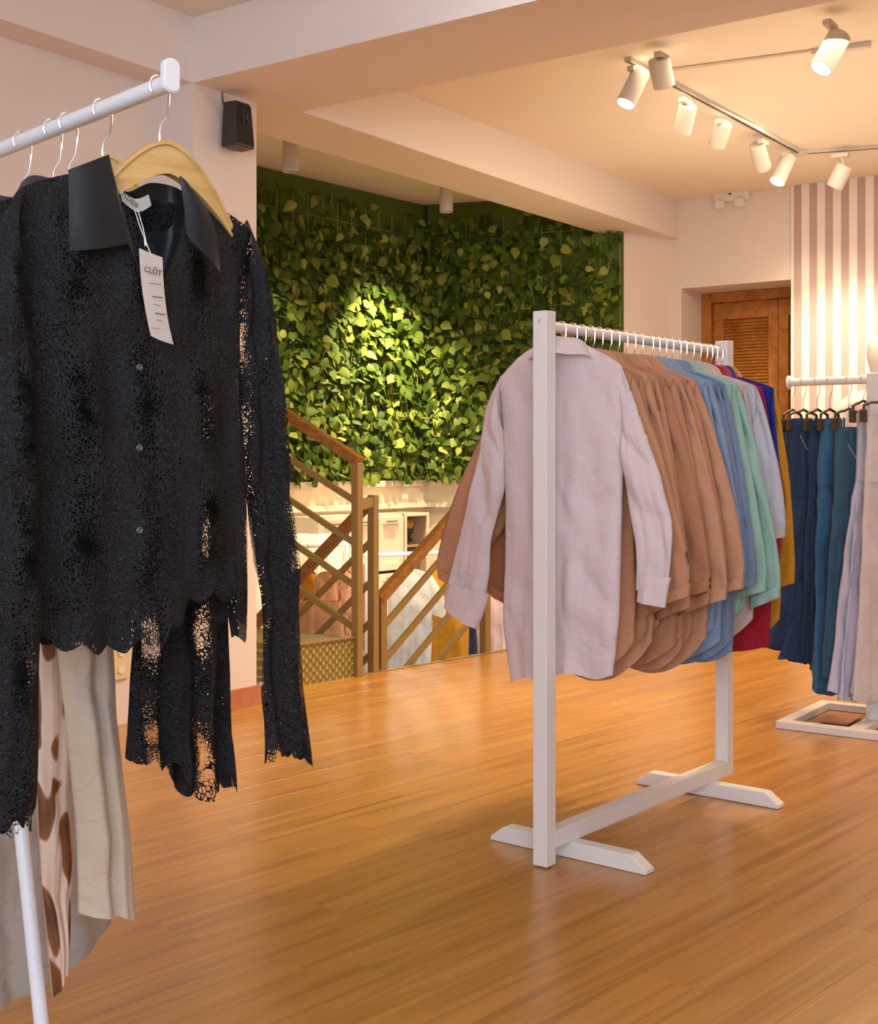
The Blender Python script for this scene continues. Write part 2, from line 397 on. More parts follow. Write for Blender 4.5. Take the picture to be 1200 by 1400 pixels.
# ================================================================ SETTING
ZS, ZC, ZN = 2.59, 2.855, 3.02            # beam soffit, far ceiling, near ceiling
C0 = Vector((-1.0, 5.21))                 # column / beam corner
BL0 = Vector((-.676, 5.557))              # a point of the second beam's face
W0 = Vector((1.25, 8.66)); W1 = Vector((1.665, 8.893))   # wall block under the second beam, back wall corner
FE = Vector((-.60, 6.02))                 # floor edge line, direction E2
nb_ = Vector((-.819, .574))
EN = Vector((-E2.y, E2.x))                # behind the floor edge

# floor slab and planks
lab = prism_me([FE + E2*(-1.2), FE + E2*2.52, W0 + V(.05, -.03), W1 + A2*.9 + nb_*.3, W1 + A2*.9 + B2*4.5, (5.5, 1), (4.5, -3.2), (-5, -3.2), (-5.5, 2), (-3.2, 4.2)], -.20, -.012)
floor = struct(link('floor', lab, M['floor']))
PW, PL = .16, 1.22
pm = {}
ang = math.atan2(E2.y, E2.x)
def plank_mesh(l):
    bm = bmesh.new(); add_box(bm, (0, 0, -.006), (l - .0006, PW - .0006, .012)); bevel(bm, .0004, 1); me = mesh_from(bm); me.materials.append(M['floor']); return me
std_plank = plank_mesh(PL)
rng = random.Random(3)
def inside_floor(p):
    if p.y < 1.75 or p.y > 9.2: return False
    px = CX + F * p.x / p.y
    if px < -330 or px > 1560: return False
    # behind left wall?
    if (p - Vector((-1.59, 4.64))).dot(Vector((-.819, .574))) > .35: return False
    if (p - W1).dot(Vector((.574, .819))) > .25: return False
    return True
for j in range(0, 46):
    off = rng.uniform(0, PL)
    n_ = -(j + .5) * PW
    for i in range(-8, 9):
        s = i * PL + off
        c = FE + E2 * s + EN * n_
        if not inside_floor(c): continue
        link('plank', std_plank, None, floor, (c.x, c.y, 0), (0, 0, ang + (PI if rng.random() < .5 else 0)))
for j in range(0, 5):     # boards running on past the stairwell, in front of the wall block
    c = FE + E2 * (2.66 + PL/2 + j*.15) + EN * (j + .5) * PW
    link('plank', std_plank, None, floor, (c.x, c.y, 0), (0, 0, ang))
# metal edge strip of the stairwell
bm = bmesh.new(); add_bar(bm, (*(FE + E2*-.25 + EN*.012), .001), (*(FE + E2*2.5 + EN*.012), .001), .03, .006)
add_bar(bm, (*(FE + E2*-.25 + EN*.03), -.11), (*(FE + E2*2.5 + EN*.03), -.11), .012, .2)
struct(link('trim_1', mesh_from(bm), M['brass']))

# left wall, left beam, column
LW = Vector((-1.59, 4.64))
nb = Vector((-.819, .574))
def wall_prism(name, p, q, z0, z1, thick, nrm, mat):
    n = Vector(nrm) * thick
    return struct(link(name, prism_me([p, q, q + n, p + n], z0, z1), mat))
wall_prism('wall_left', LW - A2*7, LW + A2*1.0, 0, ZN, .2, nb, M['wall'])
CF = Vector((-1.0, 5.21))         # front-left corner of the column
cfe = ray_line(350.5, CF, A2)
bm = bmesh.new(); add_prism(bm, [CF, cfe, cfe + nb*.42, CF + nb*.42], 0, ZS)
struct(link('wall_column', mesh_from(bm), M['wall']))
struct(link('trim_2', prism_me([C0 - A2*6.5, C0, C0 + nb*.45, C0 - A2*6.5 + nb*.45], ZS, ZN), M['beam']))      # beam over the left wall
struct(link('trim_3', prism_me([C0, C0 + B2*6.2, C0 + B2*6.2 + A2*.58, C0 + A2*.58 + B2*.06, C0 + A2*.58 + nb*.4, C0 + nb*.4], ZS, ZN + .1), M['beam']))   # near beam
bp = CF + A2*.56
struct(link('trim_4', prism_me([BL0 - A2*.22, W1 + A2*.1, W1 + A2*.1 + nb*.34, BL0 - A2*.22 + nb*.42], ZS + .003, ZN - .004), M['beam']))  # beam over the stairwell edge
# baseboards
bm = bmesh.new(); e0 = CF - B2*.014 - A2*.012; e1 = cfe + B2*.0
add_prism(bm, [CF + B2*.014 - A2*.014, cfe + B2*.014 + A2*.014, cfe + A2*.014 + nb*.3, cfe + nb*.3, cfe, CF, CF + nb*.2, CF + nb*.2 - A2*.014], 0, .085); 
struct(link('baseboard_column', mesh_from(bm), M['base']))
# ceilings
struct(link('ceiling', prism_me([C0 + V(-1.2, .2), C0 + B2*6.2 + A2*.5, C0 + B2*6.2 + A2*5, W1 + A2*2.0 + nb*2.5, (-2.6, 8.6)], ZC, ZC + .08), M['ceil']))
struct(link('ceiling_near', prism_me([C0 + nb*.6, C0 + B2*6.3, C0 + B2*6.3 - A2*6.2, C0 - A2*6.2 + nb*.6], ZN, ZN + .08), M['beam']))
# wall block, header, back wall, recess, striped wall
HD = 2.245
jx = ray_line(930, W1, B2)
jx = W1 + B2*.02
sp0 = ray_line(1083, W1, B2)
struct(link('wall_block', prism_me([W0, W1 + nb*.05 , W1 + B2*.02, W1 + A2*.34 + B2*.02, W1 + A2*.34 + nb*.5, W0 + nb*.15 + A2*.1], 0, ZC), M['wall']))
struct(link('wall_header', prism_me([jx, jx + B2*1.55, jx + B2*1.55 + A2*.34, jx + A2*.34], HD, ZC), M['wall']))
struct(link('wall_recess', prism_me([jx + A2*.46 + nb*.3, jx + A2*.46 + B2*1.9, jx + A2*.55 + B2*1.9, jx + A2*.55 + nb*.3], 0, ZC), M['wall']))
rzb = math.atan2(B2.y, B2.x)
sw = struct(link('wall_striped', box_me((2.4, 0, ZC/2), (4.8, .05, ZC)), M['stripe'], None, (sp0.x - .0, sp0.y, 0), (0, 0, rzb)))
# right side wall, well out of frame
struct(link('wall_right', prism_me([C0 + B2*6.2 + A2*5, C0 + B2*6.2 - A2*2.4, C0 + B2*6.4 - A2*2.4, C0 + B2*6.4 + A2*5], 0, ZN), M['wall']))
bb = sp0 + B2*2.0 - A2*.032
struct(link('baseboard_striped', box_me((2.4, -.035, .045), (4.8, .02, .09)), M['base'], None, (sp0.x, sp0.y, 0), (0, 0, rzb)))

# louvred door in the recess
dr = thing('door_1', 'varnished wooden louvred door in the wall recess', 'door', (jx.x + A2.x*.34, jx.y + A2.y*.34, 0), rzb)
del dr['category']; dr['kind'] = 'structure'
DW = 1.1
bm = bmesh.new()
add_box(bm, (.035, .05, HD/2), (.07, .10, HD)); add_box(bm, (DW - .035, .05, HD/2), (.07, .10, HD)); add_box(bm, (DW/2, .05, HD - .035), (DW - .14, .10, .07))
bevel(bm, .004, 1); link('door_frame', mesh_from(bm), M['door'], dr)
xs = [.072, .551]; pw = .476
for k, x0 in enumerate(xs):
    bm = bmesh.new()
    lw = .075 if k == 0 else .07
    add_box(bm, (x0 + lw/2, .065, (HD - .075)/2 + .003), (lw, .04, HD - .075)); add_box(bm, (x0 + pw - .035, .065, (HD - .075)/2 + .003), (.07, .04, HD - .075))
    for z, h in ((HD - .13, .12), (1.12, .10), (.10, .18)): add_box(bm, (x0 + pw/2, .065, z), (pw - .14, .038, h))
    bevel(bm, .003, 1); leaf = link('door_leaf', mesh_from(bm), M['door'], dr)
    bm = bmesh.new()
    z = .22
    while z < HD - .20:
        if not (1.05 < z < 1.19):
            add_box(bm, (x0 + pw/2, .065, z), (pw - .15, .006, .034), M=Matrix.Rotation(R(-38), 3, 'X'))
        z += .0225
    stuff(link('louvre_slats', mesh_from(bm), M['door'], leaf))
bm = bmesh.new(); add_lathe(bm, [(.005, 0), (.012, .01), (.022, .03), (.018, .045), (.004, .05)], 14, Matrix.Translation((.53, .04, 1.0)) @ Matrix.Rotation(R(90), 4, 'X'))
link('door_knob', mesh_from(bm, smooth=True), M['brass'], dr)

# stairwell: green walls, lower wall, lower floor
G0 = Vector((-1.12, 7.86)); G1 = Vector((-.088, 9.10)); G2 = Vector((1.25, 8.66))
ga = (G1 - G0).normalized(); gn = Vector((-ga.y, ga.x)); gb = (G2 - G1).normalized(); gm = Vector((-gb.y, gb.x))
GZ = .915
struct(link('wall_stairwell', prism_me([G0 - ga*1.2, G1, G1 + gn*.15 , G0 - ga*1.2 + gn*.15], -1.25, ZC), M['cream']))
struct(link('wall_stairwell_right', prism_me([G1, G2, G2 + gm*.15, G1 + gm*.15 + gn*.15], -1.25, ZC), M['cream']))
struct(link('floor_lower', prism_me([(-2.2, 5.2), FE + E2*-.6 + EN*.05, FE + E2*2.7 + EN*.05, W0 + V(.3, .3), G1 + V(0, .4), (-2.6, 7.0)], -1.3, -1.2), M['floor']))
struct(link('wall_stairwell_left', prism_me([CF + A2*.3 + nb*.35, (-2.2, 6.6), (-2.3, 6.5), CF + nb*.45], -1.25, ZC), M['wall']))
struct(link('wall_stairwell_side', prism_me([G0 - ga*1.2, G0 - ga*1.2 + gn*.1, (-3.0, 6.6), (-2.9, 6.5)], -1.25, ZC), M['wall']))

# moulding below the ivy (cornice of the cabinets)
for nm, p, q, nn in (('trim_5', G0 - ga*.9, G1, gn), ('trim_6', G1, G2, gm)):
    bm = bmesh.new(); a = -nn
    add_prism(bm, [p, q, q + a*.05, p + a*.05], .875, .915); add_prism(bm, [p, q, q + a*.025, p + a*.025], .76, .8749)
    add_prism(bm, [p, q, q + a*.06, p + a*.06], .725, .7599)
    struct(link(nm, mesh_from(bm), M['cream']))

# ---------------------------------------------------------------- ivy panels
def leaf_mesh(seed):
    r_ = random.Random(seed); s = 1.0
    out = [(0, .5), (.28, .42), (.46, .12), (.40, -.22), (.20, -.52), (0, -.80)]
    bm = bmesh.new(); mid = [(0, .32, 0), (0, .0, .05), (0, -.35, .03)]
    mv = [bm.verts.new(p) for p in mid]
    for sg in (-1, 1):
        vs = []
        for i, (x, y) in enumerate(out):
            z = -.16 * abs(x) + r_.uniform(-.04, .04) - .10 * max(0, -y)**2
            vs.append(bm.verts.new((sg * x * r_.uniform(.9, 1.1), y, z)) if x else None)
        top = bm.verts.new((0, .40, 0)) if sg == -1 else top_
        tip = bm.verts.new((0, -.80, -.08)) if sg == -1 else tip_
        top_, tip_ = top, tip
        vs[0] = top; vs[5] = tip
        def f(*a):
            a = a if sg == 1 else a[::-1]
            bm.faces.new(a)
        f(mv[0], vs[1], top); f(mv[0], mv[1], vs[2], vs[1]); f(mv[1], mv[2], vs[3], vs[2]); f(mv[2], vs[4], vs[3]); f(mv[2], tip, vs[4])
    me = mesh_from(bm, smooth=True); me.materials.append(M['leaf']); return me
LEAVES = [leaf_mesh(i) for i in range(5)]
LD = [([v.co.copy() for v in me.vertices], [tuple(p.vertices) for p in me.polygons]) for me in LEAVES]
def ivy(name, label, P, Q, nn, z0, z1, dens, cnt, seed, vis):
    """P..Q is the foot of the board in plan, nn points into the room"""
    ln = (Q - P).length; d = (Q - P).normalized(); rz = math.atan2(d.y, d.x)
    t = thing(name, label, 'plant wall', (P.x, P.y, z0), rz)          # local x along, -y into the room
    link('backing_board', box_me((ln/2, -.012, (z1-z0)/2), (ln, .022, z1-z0)), M['ivyback'], t)
    r_ = random.Random(seed)
    bm = bmesh.new(); n = int(ln/.135)
    for i in range(n+1): add_tube(bm, [(.02 + i*(ln-.04)/n, -.045, .01), (.02 + i*(ln-.04)/n, -.045, z1-z0-.12)], .0022, 4)
    m_ = int((z1-z0)/.27)
    for i in range(m_): add_tube(bm, [(0.01, -.048, .08+i*.27), (ln-.01, -.048, .08+i*.27)], .0022, 4)
    stuff(link('trellis_wire', mesh_from(bm), M['wire'], t))
    bm = bmesh.new()
    for i in range(30):
        x = r_.uniform(.03, ln-.03); zt = r_.uniform(.7, z1-z0-.15); pts = []
        for k in range(9): pts.append((x + .03*math.sin(k*.9+i), -.055-.02*math.sin(k*1.3+i), zt - k*zt/8.3))
        add_tube(bm, pts, .0028, 4)
    stuff(link('vine_stems', mesh_from(bm), M['ivyback'], t))
    allv, allf = [], []; parts = []
    k = 0
    while k < cnt:
        x = r_.uniform(.02, ln-.02); z = r_.uniform(-.005, z1-z0-.10)
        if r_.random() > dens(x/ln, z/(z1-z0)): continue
        k += 1
        s = r_.choice((.048, .055, .062, .07, .075)) * r_.uniform(.85, 1.1)
        depth = -.03 - r_.random()**1.3*.10
        Mx = Matrix.Translation((x, depth, z)) @ Matrix.Rotation(r_.gauss(0, .55), 4, 'Z') @ Matrix.Rotation(R(90) + r_.gauss(-.35, .45), 4, 'X') @ Matrix.Rotation(r_.gauss(0, .7), 4, 'Z') @ Matrix.Scale(s, 4)
        parts.append((depth - s*.6 - (.05 if vis(x/ln, z/(z1-z0)) else 0), r_.randrange(5), Mx))
    parts.sort(key=lambda q: q[0])
    for q, (_, mi, Mx) in enumerate(parts):
        if q < 298:
            o = link('leaf', LEAVES[mi], None, t); o.matrix_local = Mx
        else:
            vv, ff = LD[mi]; b0 = len(allv); allv += [Mx @ v for v in vv]; allf += [tuple(i + b0 for i in f_) for f_ in ff]
    me = bpy.data.meshes.new('ivy'); me.from_pydata(allv, [], allf); me.shade_smooth(); me.materials.append(M['leaf'])
    stuff(link('leaves', me, None, t))
    return t
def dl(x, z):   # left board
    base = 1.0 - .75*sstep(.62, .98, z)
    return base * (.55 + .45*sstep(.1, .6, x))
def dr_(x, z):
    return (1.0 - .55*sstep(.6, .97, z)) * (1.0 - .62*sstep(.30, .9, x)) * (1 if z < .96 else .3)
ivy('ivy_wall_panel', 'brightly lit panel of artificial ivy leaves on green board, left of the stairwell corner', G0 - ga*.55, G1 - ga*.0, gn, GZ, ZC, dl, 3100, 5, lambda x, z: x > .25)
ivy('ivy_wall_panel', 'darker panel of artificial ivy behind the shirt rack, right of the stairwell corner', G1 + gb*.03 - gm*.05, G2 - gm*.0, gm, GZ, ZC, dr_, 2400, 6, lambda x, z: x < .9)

# ---------------------------------------------------------------- lower level cabinets under the ivy
def cabinet(name, label, P, d, width, z0, z1, kind):
    rz = math.atan2(d.y, d.x)
    t = thing(name, label, 'cabinet', (P.x, P.y, z0), rz); h = z1 - z0; w_ = width; T = .018; D_ = .28
    bm = bmesh.new()
    add_box(bm, (T/2, -D_/2, h/2), (T, D_, h)); add_box(bm, (w_-T/2, -D_/2, h/2), (T, D_, h))
    add_box(bm, (w_/2, -D_/2, T/2), (w_-2*T, D_, T)); add_box(bm, (w_/2, -D_/2, h-T/2), (w_-2*T, D_, T)); add_box(bm, (w_/2, -.006, h/2), (w_-2*T, .01, h-2*T))
    link('body', mesh_from(bm), M['cream'] if kind != 'niche' else M['niche'], t)
    if kind == 'niche':
        link('shelf', box_me((w_/2, -D_/2, h*.62), (w_-2*T-.002, D_-.03, .012)), M['niche'], t)
        link('face_frame', frame_me(w_, h, .02, -D_-.008), M['cream'], t)
    else:
        for (a, b_) in ((0.01, .60), (.61, .99)) if kind == 'doors' else ((.01, .99),):
            bm = bmesh.new(); zc = h*(a+b_)/2; hh = h*(b_-a) - .01; ww = w_-.012
            for x, z, sx, sz in ((w_/2, zc+hh/2-.025, ww, .05), (w_/2, zc-hh/2+.025, ww, .05), (.006+.025, zc, .05, hh-.1), (w_-.031, zc, .05, hh-.1)):
                add_box(bm, (x, -D_-.010, z), (sx, .018, sz))
            bevel(bm, .003, 1)
            add_box(bm, (w_/2, -D_-.004, zc), (ww-.10, .006, hh-.10))
            dd = link('door' if kind != 'drawer' else 'drawer', mesh_from(bm), M['cream'], t)
            link('handle', box_me((w_/2, -D_-.030, zc + hh/2 - .03), (.10, .012, .010), .003), M['brass'], dd)
    return t
def frame_me(w_, h, f, y):
    bm = bmesh.new()
    add_box(bm, (f/2, y, h/2), (f, .016, h)); add_box(bm, (w_-f/2, y, h/2), (f, .016, h)); add_box(bm, (w_/2, y, f/2), (w_-2*f, .016, f)); add_box(bm, (w_/2, y, h-f/2), (w_-2*f, .016, f))
    bevel(bm, .002, 1); return mesh_from(bm)
LL = (G1 - G0).length
def gpos(px): return ray_line(px, G0, ga)
c_ = [gpos(p) for p in (388, 432, 470, 508)]
for i, (lb, kd) in enumerate((('cream wall cabinet with a framed door, leftmost below the ivy', 'doors'), ('cream drawer cabinet second from the left below the ivy', 'drawer'), ('cream panelled cabinet just left of the brown open niche', 'doors'))):
    cabinet('wall_cabinet', lb, c_[i], ga, (c_[i+1]-c_[i]).length - .006, -.25 if kd == 'doors' else .05, .70, kd)
cabinet('open_niche', 'small brown-lined open niche below the ivy, behind the stair posts', gpos(509) , ga, (G1 - gpos(509)).length - .32, .12, .70, 'niche')
gq = G1 + gb*.04 - gm*.0
for i, lb in enumerate(('cream cabinet with framed drawer below the dark ivy, left one', 'cream cabinet with framed drawer below the dark ivy, behind the lilac sleeve', 'cream cabinet with framed drawer below the dark ivy, nearest the wall block')):
    cabinet('drawer_cabinet', lb, gq + gb*(.30 + i*.36), gb, .355, -.25, .70, 'doors')
# ornament in the niche
np_ = gpos(532) - gn*.17
t = thing('yellow_flower_pot', 'dark curled ornament with yellow flower standing in the brown niche', 'ornament', (np_.x, np_.y, .505))
bm = bmesh.new(); add_lathe(bm, [(.03, 0), (.035, .01), (.012, .03), (.03, .06), (.038, .08), (.02, .085)], 14); link('pot', mesh_from(bm, smooth=True), M['dark'], t)
bm = bmesh.new(); bmesh.ops.create_icosphere(bm, subdivisions=2, radius=.045)
for v in bm.verts: v.co *= 1 + .25*noise.noise(v.co*40); v.co.z = v.co.z*.8 + .115
link('flower', mesh_from(bm, smooth=True), M['mustard'], t)

# ---------------------------------------------------------------- stairs and railings
PA = Vector((-.399, 6.239)); PB = ray_line(510, FE + EN*.03, E2); PC = ray_line(521.5, FE + EN*.05, E2); PD = ray_line(663, FE + EN*.04, E2)
nb2 = Vector((-.819, .574))
q0 = PA + E2*-.02
st = thing('stair_step', 'bronze checker-plate bottom step of the stairs going up behind the column', 'stair', (q0.x, q0.y, 0), 0)
bm = bmesh.new(); pts = [Vector((0, 0)), -E2*.36, -E2*.36 + nb2*.42, nb2*.72]
add_prism(bm, pts, 0, .19); uvl = bm.loops.layers.uv.new('UVMap')
bm.normal_update()
for f_ in bm.faces:
    for l_ in f_.loops:
        c = l_.vert.co
        if abs(f_.normal.z) > .5: l_[uvl].uv = (c.x, c.y)
        else: l_[uvl].uv = (c.x*E2.x + c.y*E2.y, c.z)
link('riser', mesh_from(bm), M['tread'], st)
link('nosing', bar_me((*(-E2*.36), .193), (0, 0, .193), .02, .008), M['brass'], st)
def vbar(p, z0, z1, w_=.042, rz=None): return box_me((0, 0, (z0+z1)/2), (w_, w_, z1-z0), .003)
def rail_seg(root, name, p0, d, s0, s1, z0, slope, w_, h_, mat):
    a = p0 + d*s0; b_ = p0 + d*s1
    return link(name, bar_me((*a, z0 + slope*s0), (*b_, z0 + slope*s1), w_, h_, .003), mat, root)
r1 = thing('stair_railing', 'bronze metal railing with wooden handrail rising left from the front post', 'railing', (0, 0, 0))
o = link('post', box_me((0, 0, .52), (.042, .042, 1.04), .003), M['brass'], r1, (PA.x, PA.y, 0), (0, 0, rzb))
rail_seg(r1, 'handrail', PA, nb2, -.02, 2.0, 1.055, .50, .05, .05, M['railwood'])
for z in (.847, .64, .433, .225): rail_seg(r1, 'rail', PA, nb2, .02, 2.0, z, .485, .022, .030, M['brass'])
r3 = thing('stair_railing', 'bronze railing with dark handrail falling left from the short second post', 'railing', (0, 0, 0))
link('post', box_me((0, 0, .43), (.042, .042, .90), .003), M['brass'], r3, (PB.x, PB.y, 0), (0, 0, rzb))
rail_seg(r3, 'handrail', PB, nb2, .04, 1.6, .862, -.86, .05, .05, M['railwood'])
link('bracket', bar_me((PB.x, PB.y, .85), (PA.x, PA.y, .83), .03, .05, .002), M['brass'], r3)
for z in (.66, .46, .26, .10): rail_seg(r3, 'rail', PB, nb2, .02, 1.6, z, -.84, .022, .030, M['brass'])
r2 = thing('stair_railing', 'bronze railing with wooden handrail climbing right towards the lilac sleeve', 'railing', (0, 0, 0))
link('post', box_me((0, 0, .17), (.042, .042, .40), .003), M['brass'], r2, (PC.x, PC.y, 0), (0, 0, ang))
link('post', box_me((0, 0, .45), (.045, .045, .96), .003), M['brass'], r2, (PD.x, PD.y, 0), (0, 0, ang))
rail_seg(r2, 'handrail', PC, E2, -.02, .80, .367, .73, .05, .05, M['railwood'])
for z in (.207, .032, -.14, -.31):
    s0 = max(0, (-z + .0)/.73 + .0); rail_seg(r2, 'rail', PC, E2, (-.0 if z > 0 else -z/.73 - .06), .80, z, .73, .022, .030, M['brass'])
o2 = PC + EN*.95
r4 = thing('stair_railing', 'far bronze railing behind the posts, sloping down to the left', 'railing', (0, 0, 0))
rail_seg(r4, 'handrail', o2, E2, -.9, .45, .02, .73, .045, .045, M['railwood'])
rail_seg(r4, 'rail', o2, E2, -.9, .45, -.15, .73, .022, .03, M['brass']); rail_seg(r4, 'rail', o2, E2, -.9, .45, .20, .73, .022, .03, M['brass'])
link('post', box_me((0, 0, -.45), (.042, .042, 1.5), .003), M['brass'], r4, (*(o2 + E2*.45), 0), (0, 0, ang))

# ================================================================ TRACK LIGHTS AND CEILING FITTINGS
def ceil_pt(px, py, z=ZC): D = (z - CH) * F / (HY - py); return Vector(((px - CX)/F*D, D, z))
def lamp_head(name, label, group, mount, top, bot, r, lit, ztop=ZC, canopy=True, away=0.0, power=60, col=WARM, angle=70, adapter_dir=None, tgt=None):
    """mount, top and bot: points of the mount and of the two ends of the can"""
    t = thing(name, label, 'spotlight', mount, 0, group)
    a = Vector(top) - Vector(mount); b = Vector(bot) - Vector(mount); ax = (b - a).normalized()
    if canopy:
        dd_ = adapter_dir or A2; rzd = math.atan2(dd_.y, dd_.x)
        bm = bmesh.new(); add_box(bm, (0, 0, -.032), (.10, .034, .024), rzd); bevel(bm, .004, 2)
        link('adapter', mesh_from(bm), M['lamp'], t)
        bm = bmesh.new(); add_tube(bm, [(0, 0, -.04), a*.6 + V(0, 0, -.0), a + ax*.03], .009, 10); link('arm', mesh_from(bm, smooth=True), M['lamp'], t)
    q = ax.to_track_quat('Z', 'Y').to_matrix().to_4x4(); q.translation = a
    L_ = (b - a).length
    bm = bmesh.new()
    add_lathe(bm, [(r*.90, 0), (r*.98, .003), (r, .008), (r, L_-.004), (r*.97, L_), (r*.88, L_), (r*.86, L_-.018), (.01, L_-.02)], 28, q)
    link('can', mesh_from(bm, smooth=True), M['lamp'], t)
    bm = bmesh.new(); add_lathe(bm, [(r*.84, L_-.010), (r*.80, L_-.006), (r*.3, L_-.004)], 24, q); link('lens', mesh_from(bm, smooth=True), M['lens_on'] if lit else M['lens_off'], t)
    if power:
        p = Vector(bot) + ax*.02
        s = spot('lamp_beam', p, tgt or (p + ax), power, col, angle, .8, .035); 
    return t
def headpx(name, label, group, m, tp, bt, D, r, lit, away=0, **k):
    pm_ = PX(m[0], m[1], D); pm_.z = ZC - .02
    a = PX(*tp, D); b = PX(*bt, D + away)
    return lamp_head(name, label, group, pm_, a, b, r, lit, **k)
GT = 'white track spotlights'
headpx('track_spotlight', 'lit white track spotlight nearest the near beam, left end of the track', GT, (868, 84), (876, 97), (855, 142), 5.75, .045, True, away=-.03, power=110, angle=75)
headpx('track_spotlight', 'dull-lensed white track spotlight hanging beside the lit one at the left end', GT, (905, 70), (900, 80), (908, 118), 5.55, .048, False, away=.06, power=40)  # carries an added beam although its lens does not glow
headpx('track_spotlight', 'white track spotlight turned away, third along the track from the beam', GT, (937, 120), (941, 144), (932, 181), 6.25, .045, False, away=.08, power=40)
headpx('track_spotlight', 'white track spotlight turned away, fourth along the track from the beam', GT, (986, 150), (990, 168), (979, 199), 6.65, .046, False, away=.08, power=40)
headpx('track_spotlight', 'white track spotlight tilted right, fifth along the track before the corner', GT, (1043, 183), (1034, 198), (1043, 230), 7.05, .046, False, away=.10, power=50)
headpx('track_spotlight', 'lit white track spotlight at the corner where the track turns right', GT, (1075, 200), (1078, 214), (1062, 249), 7.35, .046, True, away=-.03, power=110, angle=75)
headpx('track_spotlight', 'dull-lensed white track spotlight in front of the striped wall top', GT, (1148, 205), (1155, 226), (1140, 256), 7.35, .05, False, away=.05, power=110, adapter_dir=B2, tgt=(2.55, 8.2, 1.3))  # carries an added beam, aimed to wash the striped wall
headpx('track_spotlight', 'large lit white spotlight on the right, alone near the beam', GT, (1135, 40), (1148, 48), (1122, 94), 5.15, .047, True, away=-.02, power=110, angle=75)
GS = 'white ceiling cans over the stairwell'
def can(label, px, py0, py1, D, r, tgt, pw):
    b = PX(px, py1, D); t = thing('ceiling_spotlight', label, 'spotlight', (b.x, b.y, ZC), 0, GS)
    L_ = ZC - b.z; bm = bmesh.new(); add_lathe(bm, [(r, -.001), (r, -L_ + .003), (r*.97, -L_), (r*.8, -L_), (r*.78, -L_+.02), (.01, -L_+.02)], 28); link('can', mesh_from(bm, smooth=True), M['lamp'], t)
    bm = bmesh.new(); add_lathe(bm, [(r*.75, -L_+.012), (r*.3, -L_+.010)], 20); link('lens', mesh_from(bm), M['lens_off'], t)
    spot('stair_lamp_beam', (b.x, b.y, b.z - .02), tgt, pw, (1, .86, .55), 68, 1.0, .03)
can('white cylindrical ceiling spotlight in the stairwell, next to the column', 397, 203, 235, 7.0, .045, (-1.0, 7.7, 1.3), 150)
can('white cylindrical ceiling spotlight above the green wall corner', 610, 262, 290, 8.0, .042, (-.42, 8.7, 1.30), 330)
spot('lower_lamp_beam', (-.2, 7.0, .75), (-.1, 8.6, .1), 16, WARM2, 120, .9, .1)

# tracks
ta = ceil_pt(858, 78); tb = ceil_pt(1094, 206); tc_ = ceil_pt(1260, 194)
t = thing('lighting_track', 'white L-shaped lighting track with dark groove on the ceiling', 'light track', (0, 0, 0))
bm = bmesh.new(); add_bar(bm, ta + V(0, 0, -.010), tb + V(0, 0, -.010), .034, .020); add_bar(bm, tb + V(0, 0, -.010), tc_ + V(0, 0, -.010), .034, .020)
link('rail', mesh_from(bm), M['lamp'], t)
bm = bmesh.new(); add_bar(bm, ta + V(0, 0, -.0205), tb + V(0, 0, -.0205), .012, .003); add_bar(bm, tb + V(0, 0, -.0205), tc_ + V(0, 0, -.0205), .012, .003)
link('groove', mesh_from(bm), M['dark'], t)
bm = bmesh.new(); add_box(bm, (tb.x, tb.y, ZC - .013), (.08, .08, .026), ang); bevel(bm, .004); link('corner_joint', mesh_from(bm), M['lamp'], t)
t1 = ceil_pt(912, 94); t2 = ceil_pt(1190, 57)
t = thing('lighting_track', 'short white ceiling conduit leading to the spotlight near the beam', 'light track', (0, 0, 0))
bm = bmesh.new(); add_tube(bm, [t1 + V(0, 0, -.008), t2 + V(0, 0, -.008)], .008, 8); link('conduit', mesh_from(bm), M['ceil'], t)
t3 = ceil_pt(1110, 68); bm = bmesh.new(); add_bar(bm, t3 + V(0, 0, -.012), t2 + V(0, 0, -.012), .034, .022); link('rail', mesh_from(bm), M['lamp'], t)
# emergency light on the back wall
ep = ray_line(1000, W1 - A2*.03, B2); ez = CH + (HY - 268)/F*ep.y
t = thing('emergency_light', 'white emergency light with two small lamps high on the back wall', 'emergency light', (ep.x, ep.y, ez), rzb)
link('housing', box_me((0, 0, 0), (.25, .055, .07), .015, seg=3), M['plastic'], t)
for s in (-.07, .07):
    bm = bmesh.new(); add_lathe(bm, [(.012, 0), (.03, .01), (.036, .04), (.03, .045), (.01, .042)], 18, Matrix.Translation((s, -.02, -.03)) @ Matrix.Rotation(R(140), 4, 'X'))
    link('lamp', mesh_from(bm, smooth=True), M['plastic'], t)
link('indicator', box_me((-.0, -.029, .01), (.018, .004, .012)), M['dark'], t)
